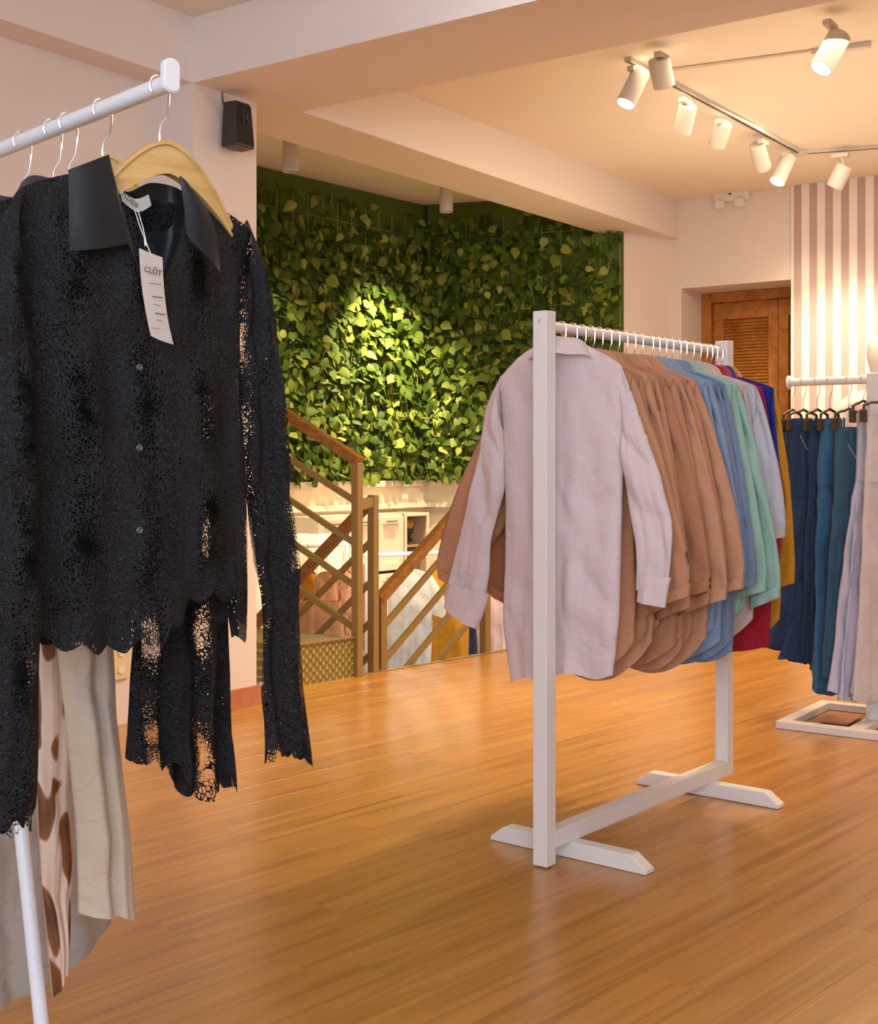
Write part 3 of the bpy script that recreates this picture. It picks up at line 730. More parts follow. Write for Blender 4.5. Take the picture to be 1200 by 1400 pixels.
# speaker on the column
sp_ = ray_line(311, CF, A2) + B2*.06; sz = CH + (HY - 172)/F*sp_.y
rzs = math.atan2(A2.y, A2.x)
t = thing('wall_speaker', 'small black loudspeaker hung high on the white column', 'speaker', (sp_.x, sp_.y, sz), rzs)
bm = bmesh.new(); vs = []
for z, w_, d_ in ((.095, .050, .030), (-.095, .062, .045)):
    for x, y in ((-w_, .04), (w_, .04), (w_*.9, -d_), (-w_*.9, -d_)): vs.append(bm.verts.new((x, y, z)))
for f_ in ((3,2,1,0),(4,5,6,7),(0,1,5,4),(1,2,6,5),(2,3,7,6),(3,0,4,7)): bm.faces.new([vs[i] for i in f_])
bevel(bm, .008, 3); link('cabinet', mesh_from(bm), M['dark'], t)
def yface(z): return -(.030 + (.095 - z)/.19*.015)
bm = bmesh.new(); vs = [bm.verts.new(p) for p in ((-.043, yface(.08)-.002, .083), (.043, yface(.08)-.002, .083), (.050, yface(-.08)-.002, -.083), (-.050, yface(-.08)-.002, -.083))]
bm.faces.new(vs); bmesh.ops.solidify(bm, geom=bm.faces[:], thickness=.003); link('grille', mesh_from(bm), M['blackgrille'], t)
def text_mesh(txt, size, mat, extrude=.0003):
    c = bpy.data.curves.new('text', 'FONT'); c.body = txt; c.size = size; c.extrude = extrude; c.align_x = 'CENTER'; c.align_y = 'CENTER'
    o = bpy.data.objects.new('text', c); COL.objects.link(o); dg = bpy.context.evaluated_depsgraph_get()
    me = bpy.data.meshes.new_from_object(o.evaluated_get(dg)); bpy.data.objects.remove(o); 
    me.materials.clear(); me.materials.append(mat); return me
ln_ = text_mesh('R', .085, M['ink'], .001)
link('emblem', ln_, None, t, (.004, yface(.02)-.005, .028), (R(90-4.5), 0, 0))
link('mounting_bracket', box_me((0, .048, .0), (.03, .02, .06), .002), M['dark'], t)
link('cable', tube_me([(-.03, .055, .09), (-.032, .058, .12), (-.032, .058, .16)], .003, 6), M['dark'], t)
# socket plate on the left wall
wq = ray_line(164, LW + B2*.004, A2); t = thing('wall_socket', 'cream double socket plate low on the left wall behind the linen trousers', 'socket', (wq.x, wq.y, CH + (HY-903)/F*wq.y), rzs)
link('plate', box_me((0, -.004, 0), (.085, .008, .15), .003), simple('socket_plastic', (.80, .62, .34), .4), t)
for z in (-.035, .035):
    bm = bmesh.new(); add_lathe(bm, [(.001, 0), (.016, 0), (.018, .004), (.002, .005)], 16, Matrix.Translation((0, -.008, z)) @ Matrix.Rotation(R(90), 4, 'X')); link('socket_knob', mesh_from(bm, smooth=True), M['plastic'], t)

# ================================================================ GARMENT TOOLS
class Plane_:
    """garment frame: origin o, local x = X (plan), y = away from the rod's near end, z up"""
    def __init__(s, o, X):
        s.o = Vector(o); s.X = Vector((X[0], X[1])).normalized(); s.Y = Vector((-s.X.y, s.X.x)); s.rz = math.atan2(s.X.y, s.X.x)
    def loc(s, px, py, y=0.0):
        ox, oy = s.o.x + s.Y.x*y, s.o.y + s.Y.y*y; k = (px - CX)/F
        x = (k*oy - ox)/(s.X.x - k*s.X.y); D = oy + s.X.y*x
        return (x, CH + (HY - py)/F*D - s.o.z)
    def pts(s, L, y=0.0): return [s.loc(a, b, y) for a, b in L]
def ridged(x): return 1 - abs(math.sin(x))*2
def sheet(Lp, Rp, nr, nc, depth, seed, fold=(.002, .012), wl=.09, wr=.003, topz=None, hemz=None, y0=0, ybow=0, uvo=(0, 0), sharp=.35, hem_p=3, top_p=4, close_top=True, close_bot=False, twist=0, y1=None):
    """closed flattened tube between a left and a right outline; returns verts, faces, uvs"""
    vs, fs, uvs = [], [], []
    ring = 2*nc
    r_ = random.Random(seed); ph = [r_.uniform(0, 6.28) for _ in range(6)]; so = r_.uniform(0, 100)
    vlen = 0; prev = None
    for i in range(nr+1):
        t = i/nr; l = catmull(Lp, t); r = catmull(Rp, t)
        cx_, cz_ = (l[0]+r[0])/2, (l[1]+r[1])/2
        if prev: vlen += math.hypot(cx_-prev[0], cz_-prev[1])
        prev = (cx_, cz_)
        wd = math.hypot(r[0]-l[0], r[1]-l[1]); dp = depth(t) if callable(depth) else depth
        amp = fold[0] + (fold[1]-fold[0])*t
        yy = y0 + ((y1 - y0)*t if y1 is not None else 0)
        for k in range(ring):
            if k <= nc: s = -1 + 2*k/nc; side = -1
            else: s = 1 - 2*(k-nc)/nc; side = 1
            u = (s+1)/2; x = l[0] + (r[0]-l[0])*u; z = l[1] + (r[1]-l[1])*u
            if topz: z += topz(s)*(1-t)**top_p
            if hemz: z += hemz(s, side)*t**hem_p
            prof = (1-abs(s)**2.6)**.6 if abs(s) < 1 else 0
            xx = (u-.5)*wd
            q = 6.283*xx/wl
            f = amp*((1-sharp)*(.55*math.sin(q + ph[0] + .6*math.sin(2.4*t+ph[1])) + .35*math.sin(q*1.9 + ph[2] + t*1.2) + .25*math.sin(q*.53+ph[3])) + sharp*.6*ridged(q*.5+ph[4]+.5*t))
            n1 = noise.noise(Vector((xx*11+so, z*6, side*.7)))*wr*2 + noise.noise(Vector((xx*28+so, z*18, side*1.7)))*wr
            rn = (1 - 2*abs(noise.noise(Vector((xx*8 + z*4.5 + so, z*3.4 - xx*3, 3.3+side*.4))))*1.6)*wr*2.2
            n1 += rn
            edge = .25 + .75*prof
            y = yy + side*dp*prof + f*edge + n1*edge + ybow*(xx/.2)**2
            if twist: y += twist*math.sin(PI*t)*xx
            vs.append((x, y, z)); uvs.append((xx + uvo[0] + (3.1 if side > 0 else 0), vlen + uvo[1] + (0 if not topz else 0)))
    for i in range(nr):
        for k in range(ring):
            k2 = (k+1) % ring
            fs.append((i*ring+k, i*ring+k2, (i+1)*ring+k2, (i+1)*ring+k))
    return vs, fs, uvs
def build(name, parts, mat, parent, smooth=True):
    vs, fs, uv = [], [], []
    for v, f, u in parts:
        b = len(vs); vs += v; uv += u; fs += [tuple(i+b for i in q) for q in f]
    me = bpy.data.meshes.new(name); me.from_pydata(vs, [], fs)
    ul = me.uv_layers.new(name='UVMap')
    for p in me.polygons:
        for li in p.loop_indices: ul.data[li].uv = uv[me.loops[li].vertex_index]
    if smooth: me.shade_smooth()
    return link(name, me, mat, parent)
def strip(name, pts, w, mat, parent, y, th=.002):
    """thin raised band (placket, seam) along local x,z points at depth y(x,z)"""
    bm = bmesh.new(); rows = []
    for i, p in enumerate(pts):
        a = pts[max(i-1, 0)]; b = pts[min(i+1, len(pts)-1)]; t = Vector((b[0]-a[0], b[1]-a[1])).normalized(); n_ = Vector((-t.y, t.x))*w/2
        rows.append([bm.verts.new((p[0]+n_.x*s, y - th*q, p[1]+n_.y*s)) for s, q in ((-1, 0), (-1, 1), (1, 1), (1, 0))])
    for i in range(len(rows)-1):
        for k in range(3): bm.faces.new((rows[i][k], rows[i][k+1], rows[i+1][k+1], rows[i+1][k]))
    bm.faces.new(rows[0]); bm.faces.new(rows[-1][::-1])
    return link(name, mesh_from(bm), mat, parent)
def collar(parent, mat, rx=.068, ry=.045, z0=.0, dip=.05, stand=.030, fall=.042, point=.072, front=+1, seed=0, name='collar', openang=168):
    """shirt collar: stand and fold-over; front=+1: fronts face +y"""
    n = 40; prof_n = 7; vs, fs, uvs = [], [], []
    r_ = random.Random(seed); j1 = r_.uniform(-.006, .006)
    for i in range(n+1):
        a = R(-openang + 2*openang*i/n); fr = (1-math.cos(a))/2        # 0 back .. 1 front
        nx, ny = math.sin(a), -math.cos(a)*front
        bx, by, bz = rx*nx, ry*ny, z0 - dip*fr**1.2
        fl = fall + (point - fall)*sstep(.55, 1.0, fr)
        lean = .012 + .016*fr
        pr = [(0, 0), (.002, stand*.5), (.003, stand*.92), (.007, stand*1.04), (.012, stand*.9), (.014+lean*.4, stand - fl*.55), (.016+lean, stand - fl)]
        for q, (o_, h) in enumerate(pr):
            vs.append((bx + nx*o_ + (j1*q/6), by + ny*o_*.8, bz + h + .003*math.sin(5*a+seed)*q/6)); uvs.append((a*rx, q*.012))
    for i in range(n):
        for q in range(prof_n-1): fs.append((i*prof_n+q, (i+1)*prof_n+q, (i+1)*prof_n+q+1, i*prof_n+q+1))
    return build(name, [(vs, fs, uvs)], mat, parent)
def hanger(parent_name, label, group, pos, X, drop, half, mat_bar, rodr=.014, wood=False, bar_r=.006, slope=.055, z_off=0):
    """hook over a rod whose centre is at pos; bar top lies drop below the rod centre"""
    t = thing(parent_name, label, 'hanger', pos, math.atan2(X[1], X[0]), group)
    r_ = rodr + .0035; pts = []
    for k in range(11):
        a = R(-35 + 215*k/10); pts.append((-r_*math.cos(a), 0, r_*math.sin(a)))
    pts = [(q[0], 0, q[2]) for q in pts]
    e = pts[-1]
    pts += [(e[0]*.95, 0, -drop*.28), (.012, 0, -drop*.50), (.002, 0, -drop*.68), (0, 0, -drop*.85), (0, 0, -drop*1.02)]
    link('hook', tube_me(pts, .0014, 6), M['chrome'], t)
    if not wood:
        b = []
        for k in range(-8, 9):
            x = half*k/8; b.append((x, 0, -drop - slope*(abs(k)/8)**1.3 - .004))
        link('shoulder_bar', tube_me(b, bar_r, 6), mat_bar, t)
    return t

# ================================================================ CENTRE RACK
NP = Vector((.273, 3.317)); FP = Vector((.916, 4.11)); U2 = (FP - NP).normalized(); V2 = Vector((U2.y, -U2.x)); RL = (FP - NP).length
rzr = math.atan2(U2.y, U2.x)
rk = thing('garment_rack', 'white painted wooden garment rack full of shirts in the middle of the floor', 'clothes rack', (NP.x, NP.y, 0), rzr)
PWD = .043
for x in (0, RL):
    link('post', box_me((x, 0, (.004 + 1.437)/2), (PWD, PWD, 1.433), .002) if x == 0 else box_me((x, 0, (.045 + 1.434)/2), (PWD, PWD, 1.389), .002), M['white'], rk)
    link('screw', (lambda bm: (add_lathe(bm, [(.001, 0), (.005, 0), (.005, .001), (.001, .0015)], 12, Matrix.Translation((x - PWD/2*(1 if x == 0 else -1), 0, 1.41)) @ Matrix.Rotation(R(-90 if x == 0 else 90), 4, 'Y')), mesh_from(bm))[1])(bmesh.new()), M['chrome'], rk)
link('stretcher', box_me((RL/2, 0, .0675), (RL - PWD - .001, .042, .045), .002), M['white'], rk)
for x in (.115, RL - .115):
    bm = bmesh.new(); h = .0445; a = .245
    pr = [(-a, 0.001), (a, 0.001), (a, .012), (a - .045, h), (-a + .045, h), (-a, .012)]
    lo = [bm.verts.new((x - .021, p[0], p[1])) for p in pr]; hi = [bm.verts.new((x + .021, p[0], p[1])) for p in pr]
    bm.faces.new(lo); bm.faces.new(hi[::-1])
    for i in range(6): bm.faces.new((lo[i], hi[i], hi[(i+1) % 6], lo[(i+1) % 6]))
    bevel(bm, .0015, 1); link('foot', mesh_from(bm), M['white'], rk)
RZ = 1.400
link('rod', tube_me([(PWD/2, 0, RZ), (RL - PWD/2, 0, RZ)], .0142, 20), M['white'], rk)

def shirt(label, cat, group, s, mats, seed, sh=.185, length=.86, hw=.215, sl_len=.58, spreadR=1.0, spreadL=1.0, cuffw=.13, dz=0, depth=.017, name='shirt', fold=(.002, .010), cuff=True, tail=.07, lean=0.0, uneven=0, collarless=False, shL=None):
    p = NP + U2*s
    pl = Plane_((p.x, p.y, RZ - .078 + dz), V2); r_ = random.Random(seed)
    t = thing(name, label, cat, pl.o, pl.rz, group)
    ma, mc = mats if isinstance(mats, tuple) else (mats, mats)
    dr_ = .05; nw = .062
    def topz(x):
        a = abs(x)*sh
        return (dr_*.95 - 0.0) if a < nw else dr_*.95*max(0, 1 - (a-nw)/(sh-nw))**.85
    def hemz(x, side): return tail*(abs(x)**3.2) - tail*.35 + .016*math.sin(3*x + seed) + (0 if side < 0 else .03)
    L_ = [(-sh, -dr_), (-sh*1.0, -dr_-.10), (-sh*1.02, -.26), (-hw*.97, -.45), (-hw*1.0, -.65), (-hw*.97, -length)]
    R_ = [(sh, -dr_), (sh*1.0, -dr_-.10), (sh*1.02, -.26), (hw*.97, -.45), (hw*1.0, -.65), (hw*.97, -length)]
    dpt = lambda q: .010 + (depth-.010)*sstep(0, .25, q)
    build('body', [sheet(L_, R_, 34, 30, dpt, seed, fold, r_.uniform(.08, .13), .0026, topz, hemz)], ma, t)
    for sg, sp in ((1, spreadR), (-1, spreadL)):
        k = sl_len/.58; j = r_.uniform(-.006, .006)
        O = [(sh, -dr_), (sh+.035*sp, -dr_-.07*k), (sh+.085*sp, -dr_-.20*k), (sh+.135*sp, -dr_-.36*k), (sh+.165*sp+j, -dr_-.50*k), (sh+.165*sp+j, -dr_-.575*k)]
        I = [(sh-.012, -dr_-.16), (sh-.004, -dr_-.20*k), (sh+.008*sp, -dr_-.30*k), (sh+.022*sp, -dr_-.42*k), (sh+.165*sp-cuffw+j*2, -dr_-.54*k), (sh+.165*sp-cuffw*.96+j*2, -dr_-.615*k)]
        if sg < 0: O, I = [(-a, b) for a, b in O], [(-a, b) for a, b in I]
        Lp, Rp = (I, O) if sg > 0 else (O, I)
        build('sleeve', [sheet(Lp, Rp, 26, 12, lambda q: .008 + .007*math.sin(PI*min(q*1.2, 1)), seed+sg+3, (.001, .008), .06, .0045, uvo=(1.3*sg, 0), y0=lean*.3, y1=lean)], ma, t)
        if cuff:
            m = lambda P, q: catmull(P, q)
            c = sheet([m(Lp, .90), m(Lp, .95), m(Lp, 1.0)], [m(Rp, .90), m(Rp, .95), m(Rp, 1.0)], 5, 12, .0125, seed+sg+3, (.002, .006), .07, .002, uvo=(2*sg, 2), y0=lean*.9, y1=lean)
            build('cuff', [c], mc, t)
    if not collarless: collar(t, mc, rx=nw+.004, ry=.030, z0=.004, dip=.04, stand=.026, fall=.036, point=.055, front=1, seed=seed)
    return t
GH = 'hangers on the centre rack rod'
def rack_hanger(s, label, half=.13):
    p = NP + U2*s
    return hanger('hanger', label, GH, (p.x, p.y, RZ), Matrix.Rotation(random.uniform(-.07, .07) if s > .1 else 0, 2) @ V2, .084, half, M['plastic'], .0142, slope=.075)

# front shirt, lilac, seen from its back
s0 = .075; p0 = NP + U2*s0; pl = Plane_((p0.x, p0.y, RZ - .050), V2)
sl = thing('shirt', 'pale lilac long-sleeved shirt hanging nearest, right behind the front post', 'shirt', pl.o, pl.rz)
Lp = pl.pts([(681, 520), (688, 600), (691, 690), (690, 770), (688, 850), (699, 928)]); Rp = pl.pts([(851, 502), (853, 590), (850, 690), (849, 780), (845, 860), (838, 922)])
tL, tR = Lp[0], Rp[0]
def tz(x):
    zc_ = (tL[1] + (tR[1]-tL[1])*(x+1)/2); a = abs(x); top = .006
    return (top - zc_) * (1 if a < .36 else max(0, (1 - (a-.36)/.64))**.8)
def hz(x, side): return .006*math.cos(3.2*x) + .006*math.sin(7*x) + (0.02 if side > 0 else 0)
def lil_depth(q): return .010 + .014*sstep(0, .3, q)
body_ = sheet(Lp, Rp, 60, 56, lil_depth, 11, (.0015, .015), .115, .0036, tz, hz, sharp=.45)
build('body', [body_], M['lilac'], sl)
SO = pl.pts([(684, 512), (664, 560), (654, 625), (640, 690), (622, 760), (609, 815)], -.004); SI = pl.pts([(688, 590), (690, 640), (689, 676), (672, 735), (669, 790), (660, 838)], -.004)
build('sleeve', [sheet(SO, SI, 44, 20, lambda q: .010 + .010*math.sin(PI*min(1, q*1.1)), 21, (.001, .006), .055, .006, y0=-.004, y1=-.012, uvo=(1.5, 0))], M['lilac'], sl)
SO2 = pl.pts([(614, 797), (610, 812), (606, 830)], -.012); SI2 = pl.pts([(668, 812), (662, 836), (652, 860)], -.012)
lc = build('cuff', [sheet(SO2, SI2, 6, 18, .016, 21, (.003, .006), .055, .002, uvo=(1.5, 2), y0=-.012)], M['lilac'], sl)
lb = pl.loc(624, 822, -.03); bm = bmesh.new(); add_lathe(bm, [(.001, 0), (.005, 0), (.0055, .002), (.002, .0025)], 12, Matrix.Translation((lb[0], -.031, lb[1])) @ Matrix.Rotation(R(90), 4, 'X')); link('button', mesh_from(bm), M['label'], lc)
SI = pl.pts([(849, 585), (851, 625), (858, 675), (868, 722), (873, 765), (872, 806)], -.004); SO = pl.pts([(848, 500), (870, 555), (893, 620), (910, 672), (921, 728), (914, 810)], -.004)
build('sleeve', [sheet(SI, SO, 44, 20, lambda q: .010 + .010*math.sin(PI*min(1, q*1.1)), 22, (.001, .006), .055, .006, y0=-.004, y1=-.016, uvo=(-1.5, 0))], M['lilac'], sl)
SI2 = pl.pts([(872, 782), (872, 800), (870, 822)], -.016); SO2 = pl.pts([(917, 790), (913, 806), (909, 831)], -.016)
build('cuff', [sheet(SI2, SO2, 6, 18, .016, 22, (.003, .006), .055, .002, uvo=(-1.5, 2), y0=-.016)], M['lilac'], sl)
collar(sl, M['lilac'], rx=.066, ry=.032, z0=-.006, dip=.045, stand=.030, fall=.044, point=.07, front=1, seed=2)
strip('box_pleat', [((a[0]+b[0])/2 + .018, (a[1]+b[1])/2) for a, b in zip(pl.pts([(765, 560), (766, 700), (768, 900)]), pl.pts([(765, 560), (766, 700), (768, 900)]))], .010, M['lilac'], sl, -.024, .0015) if False else None
rack_hanger(s0, 'chrome hook hanger carrying the lilac shirt, nearest the front post', .085)

ordn = ['first', 'second', 'third', 'fourth', 'fifth', 'sixth', 'seventh', 'eighth', 'ninth']
tans = [M['tan'], M['tan2'], M['tan3'], M['tan'], M['tan2'], M['tan'], M['tan3'], M['tan'], M['tan3']]
nT = 9; rr_ = random.Random(4)
for i in range(nT):
    s = .13 + i*.0435
    sp = [1.0, .50, .72, .58, .80, .66, .86, .70, .92][i]
    spl = [1.65, .8, .9, .7, .8, .6, .8, .7, .8][i]
    shirt('tan cotton long-sleeved shirt, %s tan one counting back from the lilac shirt' % ordn[i], 'shirt', 'tan shirts on the centre rack', s, tans[i], 40+i, length=.812 + rr_.uniform(-.045, .022), hw=rr_.uniform(.19, .228), depth=rr_.uniform(.013, .022), spreadR=sp, spreadL=spl, lean=[-.012, -.002, -.014, -.004, -.012, 0, -.014, -.004, -.012][i], sl_len=.585 + rr_.uniform(-.03, .03), tail=.09, cuffw=[.12, .10, .13, .11, .125, .10, .13, .11, .15][i])
    rack_hanger(s, 'thin chrome-hooked hanger of the %s tan shirt behind the lilac one' % ordn[i])
rest = [
 (.535, 'light blue cotton shirt directly behind the last tan shirt', 'blue', dict(length=.80, spreadR=.50)),
 (.575, 'light blue shirt with open collar, second of the blue shirts', 'blue', dict(length=.84, spreadR=.62)),
 (.615, 'chambray blue shirt with long rounded tail, third of the blue shirts', 'blue2', dict(length=.85, spreadR=.55, hw=.225, tail=.10)),
 (.655, 'darker chambray shirt between the blue and the mint shirts', 'blue2', dict(length=.85, spreadR=.58)),
 (.70, 'mint green shirt, nearer of the two mint shirts', 'mint', dict(length=.74, spreadR=.62, sl_len=.60)),
 (.74, 'mint green shirt with the long open cuff, farther of the two mint shirts', 'mint', dict(length=.74, spreadR=.80, sl_len=.62, cuffw=.10)),
 (.785, 'blush pink shirt between the mint shirts and the grey lilac one', 'blush', dict(length=.80, spreadR=.45)),
 (.83, 'grey lilac linen shirt with three-quarter sleeves and beige cuff lining', ('greylilac', 'blush'), dict(length=.70, spreadR=.60, sl_len=.45, sh=.20, cuffw=.14)),
 (.87, 'crimson red blouse with curved hem hanging low behind the blue shirts', 'red', dict(length=.86, spreadR=.25, sl_len=.50, hw=.23, tail=.05)),
 (.905, 'magenta blouse near the far post of the rack', 'magenta', dict(length=.80, spreadR=.36, sl_len=.52)),
 (.940, 'royal blue long-sleeved blouse near the far post of the rack', 'royal', dict(length=.72, spreadR=.16, sl_len=.50, sh=.205)),
 (.975, 'mustard yellow shirt, last garment on the rack at the far post', 'mustard', dict(length=.80, spreadR=.42, sl_len=.60, sh=.195)),
]
for k, (s, lb, mt, kw) in enumerate(rest):
    mm = tuple(M[x] for x in mt) if isinstance(mt, tuple) else M[mt]
    shirt(lb, 'shirt' if 'shirt' in lb else 'blouse', 'coloured shirts on the centre rack', s, mm, 80+k, lean=-.008, **kw)
    rack_hanger(s, 'thin chrome-hooked hanger in the ' + ['paler blue shirt behind the tan ones', 'open-collared light blue shirt', 'chambray shirt with rounded tail', 'darkest chambray shirt', 'nearer mint shirt', 'farther mint shirt', 'blush pink shirt', 'grey lilac linen shirt', 'crimson blouse', 'magenta blouse', 'royal blue blouse', 'mustard shirt at the far post'][k])
# ================================================================ LEFT RACK WITH BLACK LACE BLOUSES
RE = Vector((-.372, 1.757)); CD = Vector((-.69, .724)).normalized(); GD = Vector((CD.y, -CD.x)); RZL = 1.568
rzl = math.atan2(CD.y, CD.x)
rk2 = thing('garment_rack', 'white tubular metal garment rack in the left foreground with an oval end cap', 'clothes rack', (RE.x, RE.y, 0), rzl)
link('rod', tube_me([(0, 0, RZL), (1.25, 0, RZL)], .0122, 20), M['rackmetal'], rk2)
bm = bmesh.new(); pr = []
for k in range(24):
    a = 2*PI*k/24; pr.append((.0125*math.cos(a), .0105*math.sin(a) + (.013 if math.sin(a) > 0 else -.013)))
lo = [bm.verts.new((-.012, p[0]*1.05, RZL + .009 + p[1])) for p in pr]; hi = [bm.verts.new((.0, p[0]*1.05, RZL + .009 + p[1])) for p in pr]
bm.faces.new(lo); bm.faces.new(hi[::-1])
for i in range(24): bm.faces.new((lo[i], hi[i], hi[(i+1) % 24], lo[(i+1) % 24]))
bmesh.ops.bevel(bm, geom=[e for e in bm.edges if abs(e.verts[0].co.x - e.verts[1].co.x) < 1e-5], offset=.002, segments=2, affect='EDGES')
link('end_cap', mesh_from(bm, smooth=False), M['rackmetal'], rk2)
def rl(x, y): # world xy -> rack local
    d = Vector((x, y)) - RE; return (d.dot(CD), d.dot(Vector((-CD.y, CD.x))))
a_ = rl(-.86, 2.26); b_ = rl(-.603, 2.0)
link('leg', tube_me([(a_[0], a_[1], RZL), (b_[0], b_[1], .0)], .0118, 14), M['rackmetal'], rk2)
link('leg', tube_me([(1.20, 0, RZL), (1.20, 0, .0)], .0118, 14), M['rackmetal'], rk2)
link('foot_bar', tube_me([(b_[0], -.25, .014), (b_[0], .25, .014)], .012, 10), M['rackmetal'], rk2)
link('foot_bar', tube_me([(1.20, -.25, .014), (1.20, .25, .014)], .012, 10), M['rackmetal'], rk2)

def rp(t): p = RE + CD*t; return p
# --- wooden hanger of the front blouse
T1 = .022
def wood_hanger(label, tt, half, group='wooden hangers on the left rack', drop=.078):
    p = rp(tt); t = hanger('wooden_hanger', label, group, (p.x, p.y, RZL), GD, drop, half, None, .0122, wood=True)
    n = 36; vs, bm = [], bmesh.new()
    rows = []
    for k in range(n+1):
        x = -1 + 2*k/n; X = x*half; a = abs(x)
        zt = -drop - (.10*a**1.7)                                   # arched top edge
        zb = -drop - .046 - .072*a**1.5                                        # lower edge of the web
        zb = min(zb, zt - .010)
        bow = -.016*math.cos(a*1.4)                                            # contoured shoulders
        tk = .0055 + .002*a
        rim = .004
        rows.append([bm.verts.new(q) for q in ((X, bow - tk - rim, zt), (X, bow + tk, zt), (X, bow + tk, zb), (X, bow - tk - rim, zb), (X, bow - tk - rim, zb + .004), (X, bow - tk, zb + .005), (X, bow - tk, zt - .007), (X, bow - tk - rim, zt - .006))])
    for i in range(n):
        for q in range(8): bm.faces.new((rows[i][q], rows[i][(q+1) % 8], rows[i+1][(q+1) % 8], rows[i+1][q]))
    bm.faces.new(rows[0]); bm.faces.new(rows[-1][::-1])
    me = mesh_from(bm); link('hanger_bar', me, M['hangerwood'], t); return t
wood_hanger('pale wooden arched hanger on chrome hook inside the front lace blouse', T1, .112)
wood_hanger('pale wooden hanger just showing behind the big left collar flap', .18, .085, drop=.070)

# --- front black lace blouse (fronts face -y, towards the camera)
p1 = rp(T1); bl = Plane_((p1.x, p1.y, RZL - .078), GD)
b1 = thing('lace_blouse', 'black crochet lace blouse with satin collar and price tag, nearest on the left rack', 'blouse', bl.o, bl.rz)
def scal(px_w, depth, seedv=0):
    r_ = random.Random(seedv)
    def f(s, side):
        a = abs(math.sin(s*px_w + seedv)); return -depth*a - depth*.7*noise.noise(Vector((s*6+seedv, side, 0)))
    return f
Lp = bl.pts([(20, 268), (30, 340), (44, 460), (50, 600), (52, 740), (52, 878)]); Rp = bl.pts([(343, 318), (330, 400), (328, 500), (334, 620), (336, 740), (336, 832)])
def tz1(x):
    zl = Lp[0][1] + (Rp[0][1]-Lp[0][1])*(x+1)/2
    if x < -.30: q = max(0, (x+1)/.70)**.6; return q*(-.048 - zl)
    if x > .18: q = max(0, (1-x)/.82); return q**.8*(-.045 - zl)
    return (-.050 - zl)
def front_open(v, f, u): return v, f, u
def hem1(s, side):
    # long in the left middle, short in the right, pointed corner at the far right
    base = (.012*math.sin(s*4) + (.028 if -.1 < s < .75 else 0)*sstep(-.1, .3, s)) - (.035 if s > .93 else 0)
    return base - .016*abs(math.sin(s*13)) - .008*noise.noise(Vector((s*9, side*3, 2)))
bsheet = sheet(Lp, Rp, 90, 90, lambda q: .008 + .040*sstep(0, .22, q), 31, (.001, .026), .115, .004, tz1, hem1, sharp=.6, hem_p=6)
# cut the neck opening out of the front side
vv, ff, uu = bsheet; keep = []
nkL = bl.pts([(150, 250), (180, 350), (240, 420)]); 
def in_neck(x, y, z, front):
    if not front: return z > bl.loc(200, 268)[1] and bl.loc(150, 0)[0] < x < bl.loc(256, 0)[0]
    xl = bl.loc(150, 215)[0]; xr = bl.loc(262, 240)[0]; zt = .02; zb = bl.loc(200, 385)[1]
    if z < zb: return False
    q = (z - zb)/(zt - zb); xm = bl.loc(196, 385)[0]
    return xm + (xl - xm)*min(1, q*1.6) < x < xm + (xr - xm)*min(1, q*1.5)
for q in ff:
    c = [sum(vv[i][k] for i in q)/4 for k in range(3)]; fr = all((i % 180) <= 90 for i in q)
    if not in_neck(*c, fr): keep.append(q)
body1 = build('body', [(vv, keep, uu)], M['lace'], b1)
# sleeves
RO = bl.pts([(338, 300), (362, 370), (377, 450), (384, 540), (396, 680), (408, 800), (416, 930), (428, 1030)]); RI = bl.pts([(328, 400), (327, 450), (330, 520), (334, 600), (345, 720), (358, 830), (362, 930), (362, 1018)])
def hemr(s, side): return -.014*abs(math.sin(s*6+1)) - (.014 if abs(s) > .82 else 0) + .008*noise.noise(Vector((s*5, side, 5)))
build('sleeve', [sheet(RI, RO, 100, 26, lambda q: .012 + .014*math.sin(PI*min(1, q*.9 + .1)), 33, (.002, .012), .05, .005, hemz=hemr, hem_p=10, uvo=(.5, 0))], M['lace_open'], b1)
LO = bl.pts([(30, 255), (-12, 330), (-34, 460), (-40, 620), (-40, 780), (-38, 920), (-40, 1040), (-42, 1140)], -.02); LI = bl.pts([(20, 300), (36, 400), (44, 500), (48, 640), (52, 780), (51, 900), (50, 1010), (46, 1112)], -.02)
build('sleeve', [sheet(LO, LI, 100, 26, lambda q: .012 + .016*math.sin(PI*min(1, q*.9 + .1)), 34, (.002, .010), .06, .005, hemz=lambda s, side: -.016*abs(math.sin(s*5+1)) + (.018 if s > .7 else 0), hem_p=10, uvo=(-.5, 0), y0=-.02, y1=-.03)], M['lace'], b1)
# collar: back band and two long satin flaps
def sheet_poly(name, rows, mat, parent, th=.0025, sub=6):
    """thin curved cloth panel through rows of (x, y, z) points, given thickness"""
    nr_, nc_ = len(rows), len(rows[0]); a, b = (nr_-1)*sub, (nc_-1)*sub
    bm = bmesh.new(); g = []
    for i in range(a+1):
        line = [catmull([rows[r][c] for r in range(nr_)], i/a) for c in range(nc_)]
        g.append([bm.verts.new(catmull(line, j/b)) for j in range(b+1)])
    for i in range(a):
        for j in range(b): bm.faces.new((g[i][j], g[i+1][j], g[i+1][j+1], g[i][j+1]))
    bmesh.ops.solidify(bm, geom=bm.faces[:], thickness=th)
    return link(name, mesh_from(bm, smooth=True), mat, parent)
def q3(px, py, y): x, z = bl.loc(px, py, y); return (x, y, z)
sheet_poly('collar_flap', [[q3(93, 232, -.060), q3(120, 222, -.066), q3(149, 211, -.052)], [q3(94, 285, -.066), q3(128, 285, -.074), q3(163, 280, -.064)], [q3(95, 343, -.068), q3(136, 340, -.074), q3(178, 333, -.066)]], M['satin'], b1)
